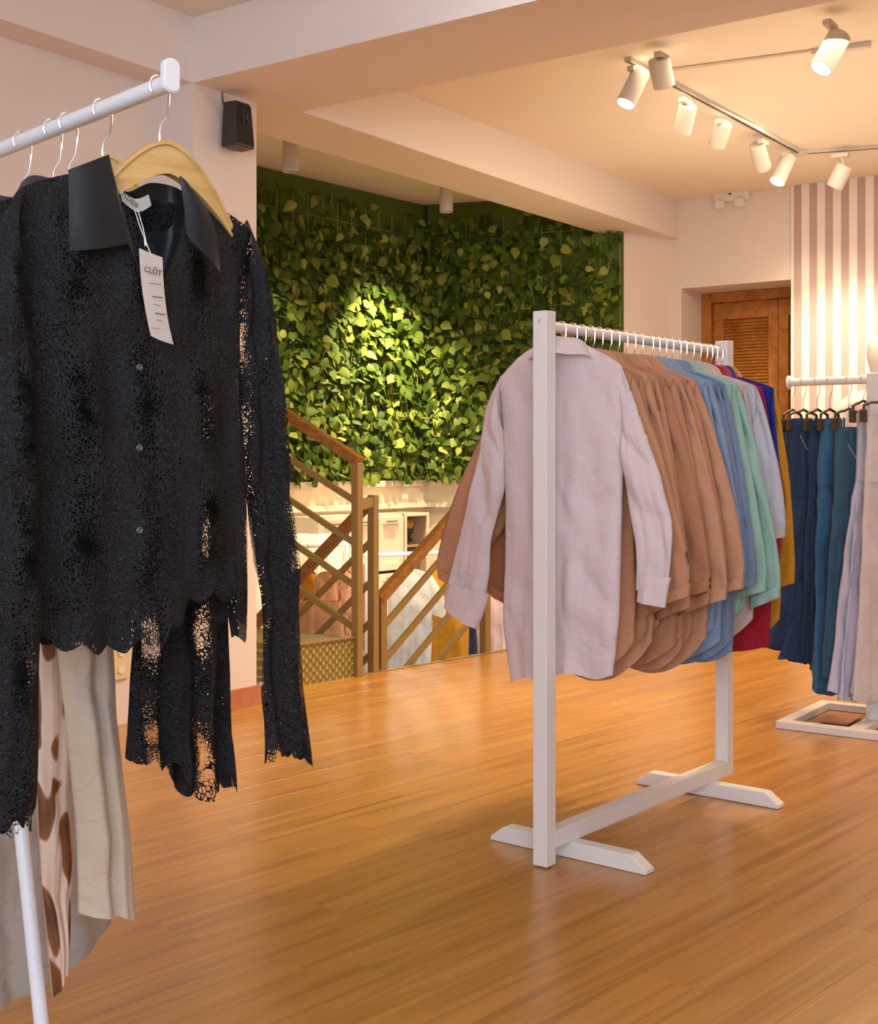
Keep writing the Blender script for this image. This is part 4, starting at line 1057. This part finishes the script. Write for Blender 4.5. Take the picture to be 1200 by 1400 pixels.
sheet_poly('collar_flap', [[q3(245, 240, -.050), q3(250, 243, -.054), q3(258, 251, -.048)], [q3(252, 285, -.060), q3(270, 285, -.064), q3(284, 288, -.056)], [q3(258, 325, -.062), q3(276, 333, -.066), q3(297, 325, -.056)], [q3(296, 364, -.064), q3(299, 369, -.064), q3(301, 373, -.060)]], M['satin'], b1)
# inside of the neck: stand and back neck facing
sheet_poly('back_neck_facing', [[q3(150, 232, -.035), q3(172, 262, .030), q3(205, 250, .036), q3(240, 256, .025), q3(258, 270, -.030)], [q3(160, 290, -.030), q3(175, 300, .030), q3(205, 300, .036), q3(240, 305, .028), q3(262, 315, -.030)], [q3(168, 330, -.030), q3(182, 340, .030), q3(208, 345, .036), q3(236, 345, .028), q3(258, 345, -.030)], [q3(185, 385, -.03), q3(192, 392, .02), q3(205, 395, .03), q3(222, 392, .02), q3(240, 390, -.03)]], M['satin'], b1)
sheet_poly('front_facing', [[q3(150, 214, -.050), q3(156, 240, -.045)], [q3(166, 300, -.058), q3(172, 300, -.050)], [q3(178, 340, -.060), q3(186, 350, -.052)], [q3(190, 372, -.058), q3(204, 400, -.052)]], M['satin'], b1)
sheet_poly('placket', [[q3(180, 395, -.050), q3(206, 395, -.050)], [q3(180, 560, -.052), q3(203, 560, -.052)], [q3(172, 720, -.056), q3(197, 720, -.056)], [q3(170, 868, -.060), q3(196, 868, -.060)]], M['satin'], b1, th=.0015) if False else None
for py in (502, 612, 725):
    c = q3(190, py, -.060); bm = bmesh.new(); add_lathe(bm, [(.0015, .001), (.0025, 0), (.0042, .0005), (.0046, .002), (.0035, .003), (.002, .0015)], 16, Matrix.Translation(c) @ Matrix.Rotation(R(90), 4, 'X'))
    link('button', mesh_from(bm, smooth=True), M['button'], b1)
# neck label
lbq = sheet_poly('neck_label', [[q3(163, 258, -.030), q3(184, 272, -.036), q3(203, 266, -.038)], [q3(167, 275, -.030), q3(188, 290, -.036), q3(207, 281, -.038)]], M['label'], b1, th=.0006, sub=3)
lt = text_mesh('FLUIDS', .0085, M['ink'], .0002); c = q3(178, 273.5, -.0385)
link('label_print', lt, None, lbq, c, (R(90), R(32), R(0)))
# price tag on its string (hangs from the label: its own thing)
pt = thing('price_tag', 'white card price tag hanging on thin string from the front lace blouse', 'price tag', (bl.o + Vector((0, 0, 0))), bl.rz)
sheet_poly('card', [[q3(190, 339, -.082), q3(206, 346, -.085), q3(222, 352, -.087)], [q3(193, 385, -.084), q3(209, 389, -.087), q3(224, 392, -.089)], [q3(199, 425, -.086), q3(214, 430, -.089), q3(229, 434, -.091)], [q3(206, 459, -.084), q3(221, 466, -.087), q3(237, 471, -.090)]], M['card'], pt, th=.0008)
link('string', tube_me([q3(184, 287, -.038), q3(192, 312, -.060), q3(199, 330, -.078), q3(207, 350, -.0895)], .0006, 5), M['string'], pt)
link('string', tube_me([q3(188, 286, -.039), q3(195, 310, -.062), q3(200, 332, -.079), q3(207, 350, -.0895)], .0006, 5), M['string'], pt)
link('knot', tube_me([q3(198, 327, -.076), q3(199, 336, -.082)], .0013, 6), M['string'], pt)
lt = text_mesh('CL\u014cT', .0105, M['ink'], .0002)
link('tag_print', lt, None, pt, q3(209, 371, -.0905), (R(90), R(8), R(3)))
bm = bmesh.new()
for y_, x0, x1, h in ((387, 204, 221, .0005), (405, 208, 222, .0008), (416, 210, 220, .0004), (428, 212, 226, .0008), (437, 214, 222, .0005), (448, 207, 219, .0004)):
    a = Vector(q3(x0, y_, -.0905)); b = Vector(q3(x1, y_+2, -.0925)); add_bar(bm, a, b, h*.5, h*1.4)
stuff(link('printed_lines', mesh_from(bm), M['ink'], pt))

def black_blouse(label, tt, sh, length, seed, collar_px=None, cuff_at=None, zoff=0):
    p = rp(tt); g = Plane_((p.x, p.y, RZL - .135 + zoff), GD)
    t = thing('lace_blouse', label, 'blouse', g.o, g.rz, 'black lace blouses on the left rack')
    def topz(x):
        a = abs(x)*sh; return .045 if a < .06 else .045*max(0, 1-(a-.06)/(sh-.06))**.85
    L_ = [(-sh, -.05), (-sh, -.2), (-sh*.98, -.4), (-sh*1.02, -length)]; R_ = [(-a, b) for a, b in L_]
    build('body', [sheet(L_, R_, 50, 50, lambda q: .008 + .018*sstep(0, .25, q), seed, (.001, .012), .08, .003, topz, scal(11, .014, seed), sharp=.5)], M['lace'], t)
    for sg in (-1, 1):
        if sg < 0: O = [(-sh, -.05), (-sh-.035, -.2), (-sh-.05, -.4), (-sh-.06, -.62)]; I = [(-sh+.01, -.20), (-sh+.02, -.28), (-sh+.03, -.42), (-sh+.03, -.60)]
        else: O = [(sh, -.05), (sh+.035, -.2), (sh+.06, -.4), (sh+.075, -.62)]; I = [(sh-.01, -.20), (sh-.02, -.28), (sh-.02, -.42), (sh-.03, -.60)]
        A_, B_ = (O, I) if sg < 0 else (I, O)
        build('sleeve', [sheet(A_, B_, 50, 20, .012, seed+sg+5, (.002, .010), .05, .004, hemz=scal(5, .014, seed+sg), hem_p=9)], M['lace_open'], t)
    collar(t, M['satin'], rx=.062, ry=.030, z0=.0, dip=.05, stand=.030, fall=.045, point=.095, front=-1, seed=seed)
    return t
# second blouse: outline traced on its own plane, its wide flared sleeve shows under the front blouse
p2 = rp(.17); g2 = Plane_((p2.x, p2.y, RZL - .135), GD)
b2 = thing('lace_blouse', 'black lace blouse second on the left rack, flared scalloped sleeve hanging below the front one', 'blouse', g2.o, g2.rz, 'black lace blouses on the left rack')
def tz2(x): a = abs(x)*.17; return .045 if a < .06 else .045*max(0, 1-(a-.06)/(.11))**.85
build('body', [sheet([(-.17, -.05), (-.17, -.3), (-.165, -.62)], [(.17, -.05), (.168, -.3), (.165, -.60)], 50, 50, lambda q: .008 + .016*sstep(0, .25, q), 51, (.001, .010), .09, .003, tz2, scal(11, .014, 3), sharp=.5)], M['lace'], b2)
SL_ = g2.pts([(215, 330), (205, 480), (200, 640), (188, 800), (178, 930), (176, 1030)]); SR_ = g2.pts([(322, 330), (316, 480), (312, 640), (308, 800), (313, 930), (324, 1072)])
def hem2(s, side): return (-.030*math.exp(-((s-.15)/.35)**2)) - .012*abs(math.sin(s*9)) + .020*math.exp(-((s+.25)/.12)**2)*1 + .02*math.exp(-((s-.62)/.1)**2) - .006*noise.noise(Vector((s*8, side, 1)))
build('sleeve', [sheet(SL_, SR_, 110, 60, lambda q: .012 + .018*q, 52, (.002, .030), .052, .005, hemz=hem2, hem_p=10, sharp=.5, uvo=(.7, 0))], M['lace_b'], b2)
SLl = [(-.17, -.05), (-.21, -.2), (-.22, -.4), (-.23, -.60)]; SLr = [(-.16, -.19), (-.15, -.28), (-.14, -.42), (-.14, -.58)]
build('sleeve', [sheet(SLl, SLr, 50, 20, .012, 53, (.002, .010), .05, .004, hemz=scal(5, .014, 8), hem_p=9)], M['lace_open'], b2)
collar(b2, M['satin'], rx=.062, ry=.030, z0=.0, dip=.05, stand=.030, fall=.045, point=.095, front=-1, seed=4)
black_blouse('black lace blouse third on the left rack, only its pointed collar showing', .285, .165, .56, 61, zoff=.024)
black_blouse('black lace blouse fourth on the left rack, at the left picture edge', .44, .165, .58, 62, zoff=.020)
for tt, lb in ((.285, 'chrome hook of the hanger holding the third lace blouse'), (.335, 'chrome hook of the hanger holding the brown petal print trousers'), (.44, 'chrome hook of the hanger at the left picture edge')):
    p = rp(tt); hanger('hanger', lb, 'chrome hooked hangers on the left rack', (p.x, p.y, RZL), GD, .095, .08, M['hangerwood'], .0122, bar_r=.006)

# --- trousers below: linen, petal print, greige
def low_garment(name, label, cat, tt, mat, Lpx, Rpx, seed, depth=.03, fold=(.004, .02), wl=.06, hz_=None, y=0, nr=70, nc=44, waist=True, sharp=.5, topZ=None):
    p = rp(tt); g = Plane_((p.x, p.y, 1.0), GD); t = thing(name, label, cat, g.o, g.rz)
    Lq, Rq = g.pts(Lpx), g.pts(Rpx)
    build('body', [sheet(Lq, Rq, nr, nc, depth, seed, fold, wl, .004, hemz=hz_, hem_p=6, sharp=sharp)], mat, t)
    if waist:
        a, b = Lq[0], Rq[0]
        build('waistband', [sheet([(a[0]-.003, a[1]+.035), (a[0]-.003, a[1]-.004)], [(b[0]+.003, b[1]+.035), (b[0]+.003, b[1]-.004)], 4, nc, (depth if not callable(depth) else depth(0)) + .003, seed, (fold[0], fold[0]), wl, .001)], mat, t)
    return t
low_garment('linen_trousers', 'beige linen wide trousers hanging below the lace blouses, right edge of the left rack', 'trousers', .25, M['linen'],
    [(70, 640), (76, 760), (82, 900), (96, 1040), (106, 1150), (110, 1246)], [(140, 640), (146, 760), (152, 890), (162, 1010), (176, 1130), (188, 1258)], 71, .024, (.006, .020), .05, lambda s, side: .004*math.sin(3*s+1))
low_garment('petal_print_trousers', 'cream satin trousers with brown petal print beside the rack leg', 'trousers', .335, M['floral'],
    [(42, 640), (46, 800), (48, 960), (52, 1120), (62, 1260), (74, 1382)], [(92, 640), (96, 800), (98, 960), (100, 1120), (100, 1200), (92, 1290)], 72, .014, (.003, .012), .04, lambda s, side: -.02*s)
low_garment('greige_dress', 'long greige linen dress behind the rack leg, with a slanting hem', 'dress', .62, M['greige'],
    [(-60, 500), (-80, 800), (-90, 1000), (-96, 1200), (-96, 1330), (-80, 1405)], [(40, 500), (70, 800), (110, 1000), (140, 1150), (150, 1220), (152, 1268)], 73, .05, (.006, .022), .16, lambda s, side: -.012*math.cos(3*s), waist=False)

# ================================================================ RIGHT RACK WITH JEANS
J0 = Vector((1.5075, 5.215)); RZJ = 1.372
def jr(px): return ray_line(px, J0, B2)
jp = jr(1194); je = jr(1080)
rj = thing('garment_rack', 'white rack with a flat square base holding jeans at the right edge', 'clothes rack', (jp.x, jp.y, 0), rzb)
def jl(v): d = v - jp; return (d.dot(B2), d.dot(A2))
xe = jl(je)[0]
bm = bmesh.new(); hw_, hd = .30, .27; f = .05
add_box(bm, (0, -hd + f/2, .016), (2*hw_, f, .030)); add_box(bm, (0, hd - f/2, .016), (2*hw_, f, .030))
add_box(bm, (-hw_ + f/2, 0, .016), (f, 2*hd - 2*f, .030)); add_box(bm, (hw_ - f/2, 0, .016), (f, 2*hd - 2*f, .030)); add_box(bm, (0, 0, .016), (.06, 2*hd - 2*f, .029))
bevel(bm, .002, 1); link('base', mesh_from(bm), M['white'], rj)
link('base_infill', box_me((-.14, .02, .012), (.13, .22, .006), .001), M['base'], rj)
link('post', box_me((0, 0, (.03 + RZJ + .025)/2), (.045, .045, RZJ - .005), .004), M['white'], rj)
link('rod', tube_me([(xe, 0, RZJ), (1.1, 0, RZJ)], .0165, 20), M['white'], rj)
bm = bmesh.new(); add_lathe(bm, [(.001, 0), (.027, 0), (.028, .008), (.020, .012), (.001, .012)], 20, Matrix.Translation((xe, 0, RZJ)) @ Matrix.Rotation(R(-90), 4, 'Y')); link('end_cap', mesh_from(bm), M['white'], rj)
link('foot_bolt', tube_me([(0, 0, .03), (0, 0, .06)], .03, 12), M['white'], rj)
def clip_hanger(label, px, half=.10, drop=.13):
    p = jr(px); t = thing('clip_hanger', label, 'hanger', (p.x, p.y, RZJ), math.atan2(.60, .80), 'dark olive clip hangers on the jeans rack')
    r_ = .020; pts = [(-r_*math.cos(R(-35+215*k/10)), 0, r_*math.sin(R(-35+215*k/10))) for k in range(11)]
    pts += [(.018, 0, -.03), (.010, 0, -.055), (0, 0, -.07), (0, 0, -drop+.045)]
    link('hook', tube_me(pts, .0017, 6), M['chrome'], t)
    b = [(-half, 0, -drop+.0), (-half*.95, 0, -drop+.03), (-half*.6, 0, -drop+.040), (-.03, 0, -drop+.042), (0, 0, -drop+.052), (.03, 0, -drop+.042), (half*.6, 0, -drop+.040), (half*.95, 0, -drop+.03), (half, 0, -drop+.0)]
    link('hanger_bar', tube_me(b, .006, 8), M['olive'], t)
    for s in (-half, half):
        bm = bmesh.new(); add_box(bm, (s, 0, -drop-.012), (.028, .020, .05)); bevel(bm, .004, 2); link('clip', mesh_from(bm), M['olive'], t)
    return t
def jeans_px(label, px, mat, Lo, Ro, split, seed, seam=None, cat='jeans', name='jeans', dpth=.028, back=None, yo=0, hemw=.02):
    """jeans hanging half turned to the aisle; outlines run from waist to hem, split = index height of the crotch"""
    X = Vector((.80, .60)); p = jr(px); g = Plane_((p.x, p.y, RZJ - .14), X)
    t = thing(name, label, cat, g.o, g.rz, 'jeans on the right rack')
    Lq, Rq = g.pts(Lo, yo), g.pts(Ro, yo); c = catmull
    wb = .05
    cut = lambda P, a, b, n=6: [c(P, a + (b-a)*k/n) for k in range(n+1)]
    build('body', [sheet(cut(Lq, .03, split), cut(Rq, .03, split), 20, 26, dpth, seed, (.002, .007), .07, .003, y0=yo)], mat, t)
    build('waistband', [sheet(cut(Lq, 0, .06, 2), cut(Rq, 0, .06, 2), 3, 26, dpth+.004, seed, (.002, .002), .07, .001, y0=yo)], mat, t)
    hz = lambda s, side: .006*math.sin(4*s+seed)
    legs = [(cut(Lq, split-.01, 1), cut(Rq, split-.01, 1), yo)]
    sh_ = back if back else (-.03, .03)
    legs.append(([(a + sh_[0]*min(1, k/2), b + sh_[1]*(k/6)) for k, (a, b) in enumerate(legs[0][0])], [(a + sh_[0]*min(1, k/2), b + sh_[1]*(k/6)) for k, (a, b) in enumerate(legs[0][1])], yo + .03))
    for q, (a, b, y) in enumerate(legs):
        lg = build('leg', [sheet(a, b, 40, 22, dpth*.72, seed+q, (.003, .012), .075, .004, hemz=hz, hem_p=8, y0=yo, y1=y)], mat, t)
        build('hem', [sheet(cut(a, 1-hemw, 1, 2), cut(b, 1-hemw, 1, 2), 2, 22, dpth*.72+.0025, seed+q, (.012, .012), .075, .001, hemz=hz, hem_p=1, y0=y)], mat, lg)
        if seam and q == 0:
            m = [((u[0]*.25+v[0]*.75), -dpth*.72-.014+y, (u[1]+v[1])/2) for u, v in zip(a, b)]
            link('side_seam', tube_me(m, .0016, 5), seam, lg)
    for u in (.2, .5, .82):
        a, b = Lq[0], Rq[0]; x = a[0] + (b[0]-a[0])*u; z = a[1] + (b[1]-a[1])*u
        link('belt_loop', box_me((x, yo-dpth-.010, z-.026), (.011, .005, .056), .0015), mat, t)
    if seam:
        a, b = Lq[0], Rq[0]; w_ = b[0]-a[0]
        link('pocket_seam', tube_me([(a[0]+w_*.12, yo-dpth-.008, a[1]-.07), (a[0]+w_*.40, yo-dpth-.012, a[1]-.125), (a[0]+w_*.85, yo-dpth-.010, a[1]-.13)], .0017, 5), seam, t)
    return t
jeans_px('pale washed denim jeans at the far left end of the jeans rack', 1079, M['jean3'], [(1064, 588), (1066, 650), (1068, 720), (1070, 800)], [(1084, 588), (1086, 650), (1086, 720), (1086, 800)], .4, 91, yo=.02, dpth=.018)
jeans_px('dark blue flared jeans with light side seam, leftmost full pair on the rack', 1096, M['jean1'], [(1080, 572), (1081, 625), (1085, 700), (1088, 770), (1082, 840), (1064, 902)], [(1109, 572), (1112, 625), (1113, 700), (1113, 770), (1113, 845), (1111, 906)], .36, 92, seam=M['seam'], back=(-.07, .05))
jeans_px('very dark slim jeans half hidden between the flared and the mid blue pair', 1116, M['jean1'], [(1106, 574), (1106, 640), (1107, 740), (1108, 830), (1110, 915)], [(1132, 574), (1130, 640), (1126, 740), (1122, 830), (1120, 918)], .36, 97, yo=.015, dpth=.02)
jeans_px('mid blue straight jeans hanging lowest in the middle of the rack', 1130, M['jean2'], [(1128, 572), (1122, 630), (1117, 730), (1114, 840), (1111, 947)], [(1146, 572), (1144, 630), (1143, 730), (1144, 840), (1146, 950)], .34, 93, back=(.035, .0))
jeans_px('dark faded denim jeans with stitched pocket, just left of the lavender pair', 1156, M['jean3'], [(1144, 584), (1142, 640), (1142, 740), (1142, 840), (1142, 938)], [(1180, 584), (1177, 640), (1171, 740), (1163, 840), (1155, 940)], .34, 94, seam=M['seam2'])
jeans_px('pale lavender trousers between the blue denim and the white trousers', 1177, M['whitejean'], [(1176, 562), (1172, 640), (1165, 740), (1156, 860), (1147, 955)], [(1192, 562), (1190, 640), (1186, 740), (1178, 860), (1170, 958)], .3, 95, cat='trousers', name='trousers', dpth=.022)
jeans_px('white trousers at the right picture edge of the jeans rack', 1205, M['whitejean2'], [(1187, 552), (1183, 640), (1178, 740), (1172, 860), (1165, 956)], [(1226, 552), (1230, 640), (1234, 740), (1238, 860), (1240, 960)], .3, 96, cat='trousers', name='trousers', back=(.03, .02))
for px, lb in ((1083, 'olive plastic clip hanger at the left end of the jeans rod'), (1117, 'olive plastic clip hanger of the very dark slim jeans'), (1098, 'olive plastic clip hanger of the dark blue jeans'), (1134, 'olive plastic clip hanger of the mid blue jeans'), (1160, 'olive plastic clip hanger of the faded denim jeans'), (1180, 'olive plastic clip hanger of the pale lavender trousers'), (1205, 'olive plastic clip hanger of the white trousers')):
    clip_hanger(lb, px, drop=.165 if px < 1175 else .135, half={1117: .07, 1134: .06, 1180: .07, 1083: .06, 1205: .12}.get(px, .09))

# mannequin behind the jeans rack
mp_ = Vector((2.135, 6.15)); t = thing('mannequin', 'white egg-headed mannequin in a blush top standing behind the jeans rack', 'mannequin', (mp_.x, mp_.y, 0), R(-18))
def skin_body(name, joints, edges, radii, mat, parent, sub=2):
    me = bpy.data.meshes.new(name); me.from_pydata(joints, edges, []); o = bpy.data.objects.new(name, me); COL.objects.link(o)
    mo = o.modifiers.new('skin', 'SKIN'); 
    for i, r_ in enumerate(radii): me.skin_vertices[0].data[i].radius = r_ if isinstance(r_, tuple) else (r_, r_)
    me.skin_vertices[0].data[0].use_root = True
    ss = o.modifiers.new('sub', 'SUBSURF'); ss.levels = sub; ss.render_levels = sub
    dg = bpy.context.evaluated_depsgraph_get(); m2 = bpy.data.meshes.new_from_object(o.evaluated_get(dg)); bpy.data.objects.remove(o)
    m2.shade_smooth(); m2.materials.clear(); return link(name, m2, mat, parent)
J = [(0,0,.92),(0,0,1.05),(0,0,1.22),(0,0,1.335),(0,0,1.40),(0,0,1.46),(0,-.01,1.53),(0,-.01,1.61),(0,-.01,1.655),
     (-.10,0,1.335),(-.185,0,1.31),(-.215,0,1.08),(-.235,-.03,.84),(-.24,-.05,.74),(.10,0,1.335),(.185,0,1.31),(.215,0,1.08),(.235,-.03,.84),(.24,-.05,.74),
     (-.085,0,.86),(-.095,0,.48),(-.10,0,.09),(-.10,-.09,.03),(.085,0,.86),(.095,0,.48),(.10,0,.09),(.10,-.09,.03)]
EJ = [(0,1),(1,2),(2,3),(3,4),(4,5),(5,6),(6,7),(7,8),(3,9),(9,10),(10,11),(11,12),(12,13),(3,14),(14,15),(15,16),(16,17),(17,18),(0,19),(19,20),(20,21),(21,22),(0,23),(23,24),(24,25),(25,26)]
RD = [(.15,.10),(.115,.085),(.14,.095),(.12,.075),(.055,.055),(.055,.06),(.085,.10),(.088,.105),(.045,.055),(.07,.06),(.058,.055),(.042,.042),(.032,.03),(.035,.018),(.07,.06),(.058,.055),(.042,.042),(.032,.03),(.035,.018),(.095,.09),(.06,.06),(.038,.042),(.035,.025),(.095,.09),(.06,.06),(.038,.042),(.035,.025)]
skin_body('body', J, EJ, RD, M['manneq'], t)
tv = sheet([(-.175, 1.32), (-.18, 1.2), (-.155, 1.05), (-.19, .80)], [(.175, 1.32), (.18, 1.2), (.155, 1.05), (.19, .80)], 30, 30, lambda q: .125, 5, (.001, .008), .09, .002, topz=lambda s: .0)
build('top', [tv], M['blushtop'], t)
link('base_plate', (lambda bm: (add_lathe(bm, [(.001, .001), (.16, .001), (.16, .008), (.001, .010)], 30), mesh_from(bm))[1])(bmesh.new()), M['chrome'], t)

# ================================================================ CLOTHES ON THE LOWER LEVEL
def low_rack(label, p, q, z, group=None):
    d = (Vector(q) - Vector(p)); rz = math.atan2(d.y, d.x); t = thing('garment_rack', label, 'clothes rack', (p[0], p[1], -1.2), rz); L_ = d.length; h = z + 1.2
    link('rod', tube_me([(0, 0, h), (L_, 0, h)], .012, 10), M['white'], t)
    for x in (.03, L_-.03):
        link('post', tube_me([(x, 0, 0), (x, 0, h)], .012, 10), M['white'], t); link('foot', bar_me((x, -.22, .013), (x, .22, .013), .03, .025, .002), M['white'], t)
    return t
def lower_g(name, label, cat, D, Lpx, Rpx, mat, seed, neck=True, sleeves=None, depth=.035, fold=(.002, .016), wl=.08, group='clothes on the lower level', rodz=None):
    X = Vector((.98, -.2)).normalized(); k = ((Lpx[0][0]+Rpx[0][0])/2 - CX)/F; g = Plane_((k*D, D, 0), X)
    zo = CH + (HY - min(Lpx[0][1], Rpx[0][1]))/F*D
    g.o.z = zo; t = thing(name, label, cat, g.o, g.rz, group)
    Lq, Rq = g.pts(Lpx), g.pts(Rpx); w_ = abs(Rq[0][0]-Lq[0][0])/2
    tz = (lambda s: .0 + (.035 if abs(s) < .3 else .035*(1-(abs(s)-.3)/.7))) if neck else None
    build('body', [sheet(Lq, Rq, 26, 26, depth, seed, fold, wl, .003, tz, lambda s, side: .008*math.sin(5*s+seed))], mat, t)
    for A_, B_ in (sleeves or []):
        build('sleeve', [sheet(g.pts(A_), g.pts(B_), 14, 10, .02, seed+1, (.001, .006), .06, .003)], mat, t)
    # hanger
    if rodz:
        link('hanger_hook', tube_me([(0, 0, rodz - zo + .012), (.012, 0, rodz - zo + .004), (.010, 0, (rodz-zo)*.5), (0, 0, .03)], .002, 6), M['chrome'], t)
    return t
RL0 = .62
low_rack('white clothes rack on the lower level behind the right-hand stair railing', (-.45, 7.45), (.62, 7.05+.9), .50)
lower_g('jacket', 'mustard yellow jacket on the lower level behind the grey tee', 'jacket', 7.62, [(577, 782), (572, 830), (574, 905)], [(625, 790), (640, 830), (640, 905)], M['mustard'], 101, rodz=.50)
lower_g('tee', 'pale grey tee with short sleeves on the lower level behind the stair railing', 't-shirt', 7.45, [(530, 790), (530, 840), (528, 880), (526, 925)], [(588, 785), (592, 830), (590, 880), (588, 925)], M['greytee'], 102, sleeves=[([(584, 790), (585, 820), (585, 838)], [(590, 786), (606, 815), (610, 846)]), ], rodz=.50)
lower_g('shirt', 'navy shirt edge on the lower level between mustard and pink clothes', 'shirt', 7.72, [(618, 790), (628, 850), (632, 905)], [(640, 795), (650, 850), (654, 905)], M['navy'], 103, rodz=.50)
lower_g('skirt', 'pale pink pleated skirt on the lower level, left one by the lilac cuff', 'skirt', 7.75, [(602, 790), (594, 840), (590, 885)], [(640, 790), (648, 840), (652, 890)], M['pinkskirt'], 104, neck=False, fold=(.004, .02), wl=.05, rodz=.50)
lower_g('skirt', 'pale pink pleated skirt on the lower level, right one behind the lilac shirt', 'skirt', 7.80, [(655, 790), (652, 840), (650, 890)], [(700, 790), (704, 840), (706, 890)], M['pinkskirt'], 105, neck=False, fold=(.004, .02), wl=.05, rodz=.50)
low_rack('white clothes rack on the lower level behind the left-hand stair railing', (-1.2, 7.0), (-.52, 7.55), .56)
for k, (x0, x1, y0_, y1_, mt, lb, D) in enumerate((
    (402, 436, 786, 868, 'mustard', 'ochre top on the lower level, leftmost behind the rising rails', 7.35),
    (426, 462, 790, 872, 'apricot', 'apricot top on the lower level, second behind the rising rails', 7.25),
    (448, 486, 786, 880, 'floral2', 'apricot and wine printed top on the lower level behind the rails', 7.40),
    (470, 512, 780, 890, 'tan3', 'light tan top on the lower level behind the stair posts', 7.5),
    (404, 470, 822, 900, 'apricot', 'plain apricot skirt hanging low on the lower level by the step', 7.12))):
    lower_g('top' if 'top' in lb else 'skirt', lb, 'top' if 'top' in lb else 'skirt', D, [(x0+4, y0_), (x0, y0_+40), (x0, y1_)], [(x1-4, y0_), (x1, y0_+40), (x1, y1_)], M[mt], 110+k, neck='top' in lb, rodz=.56)
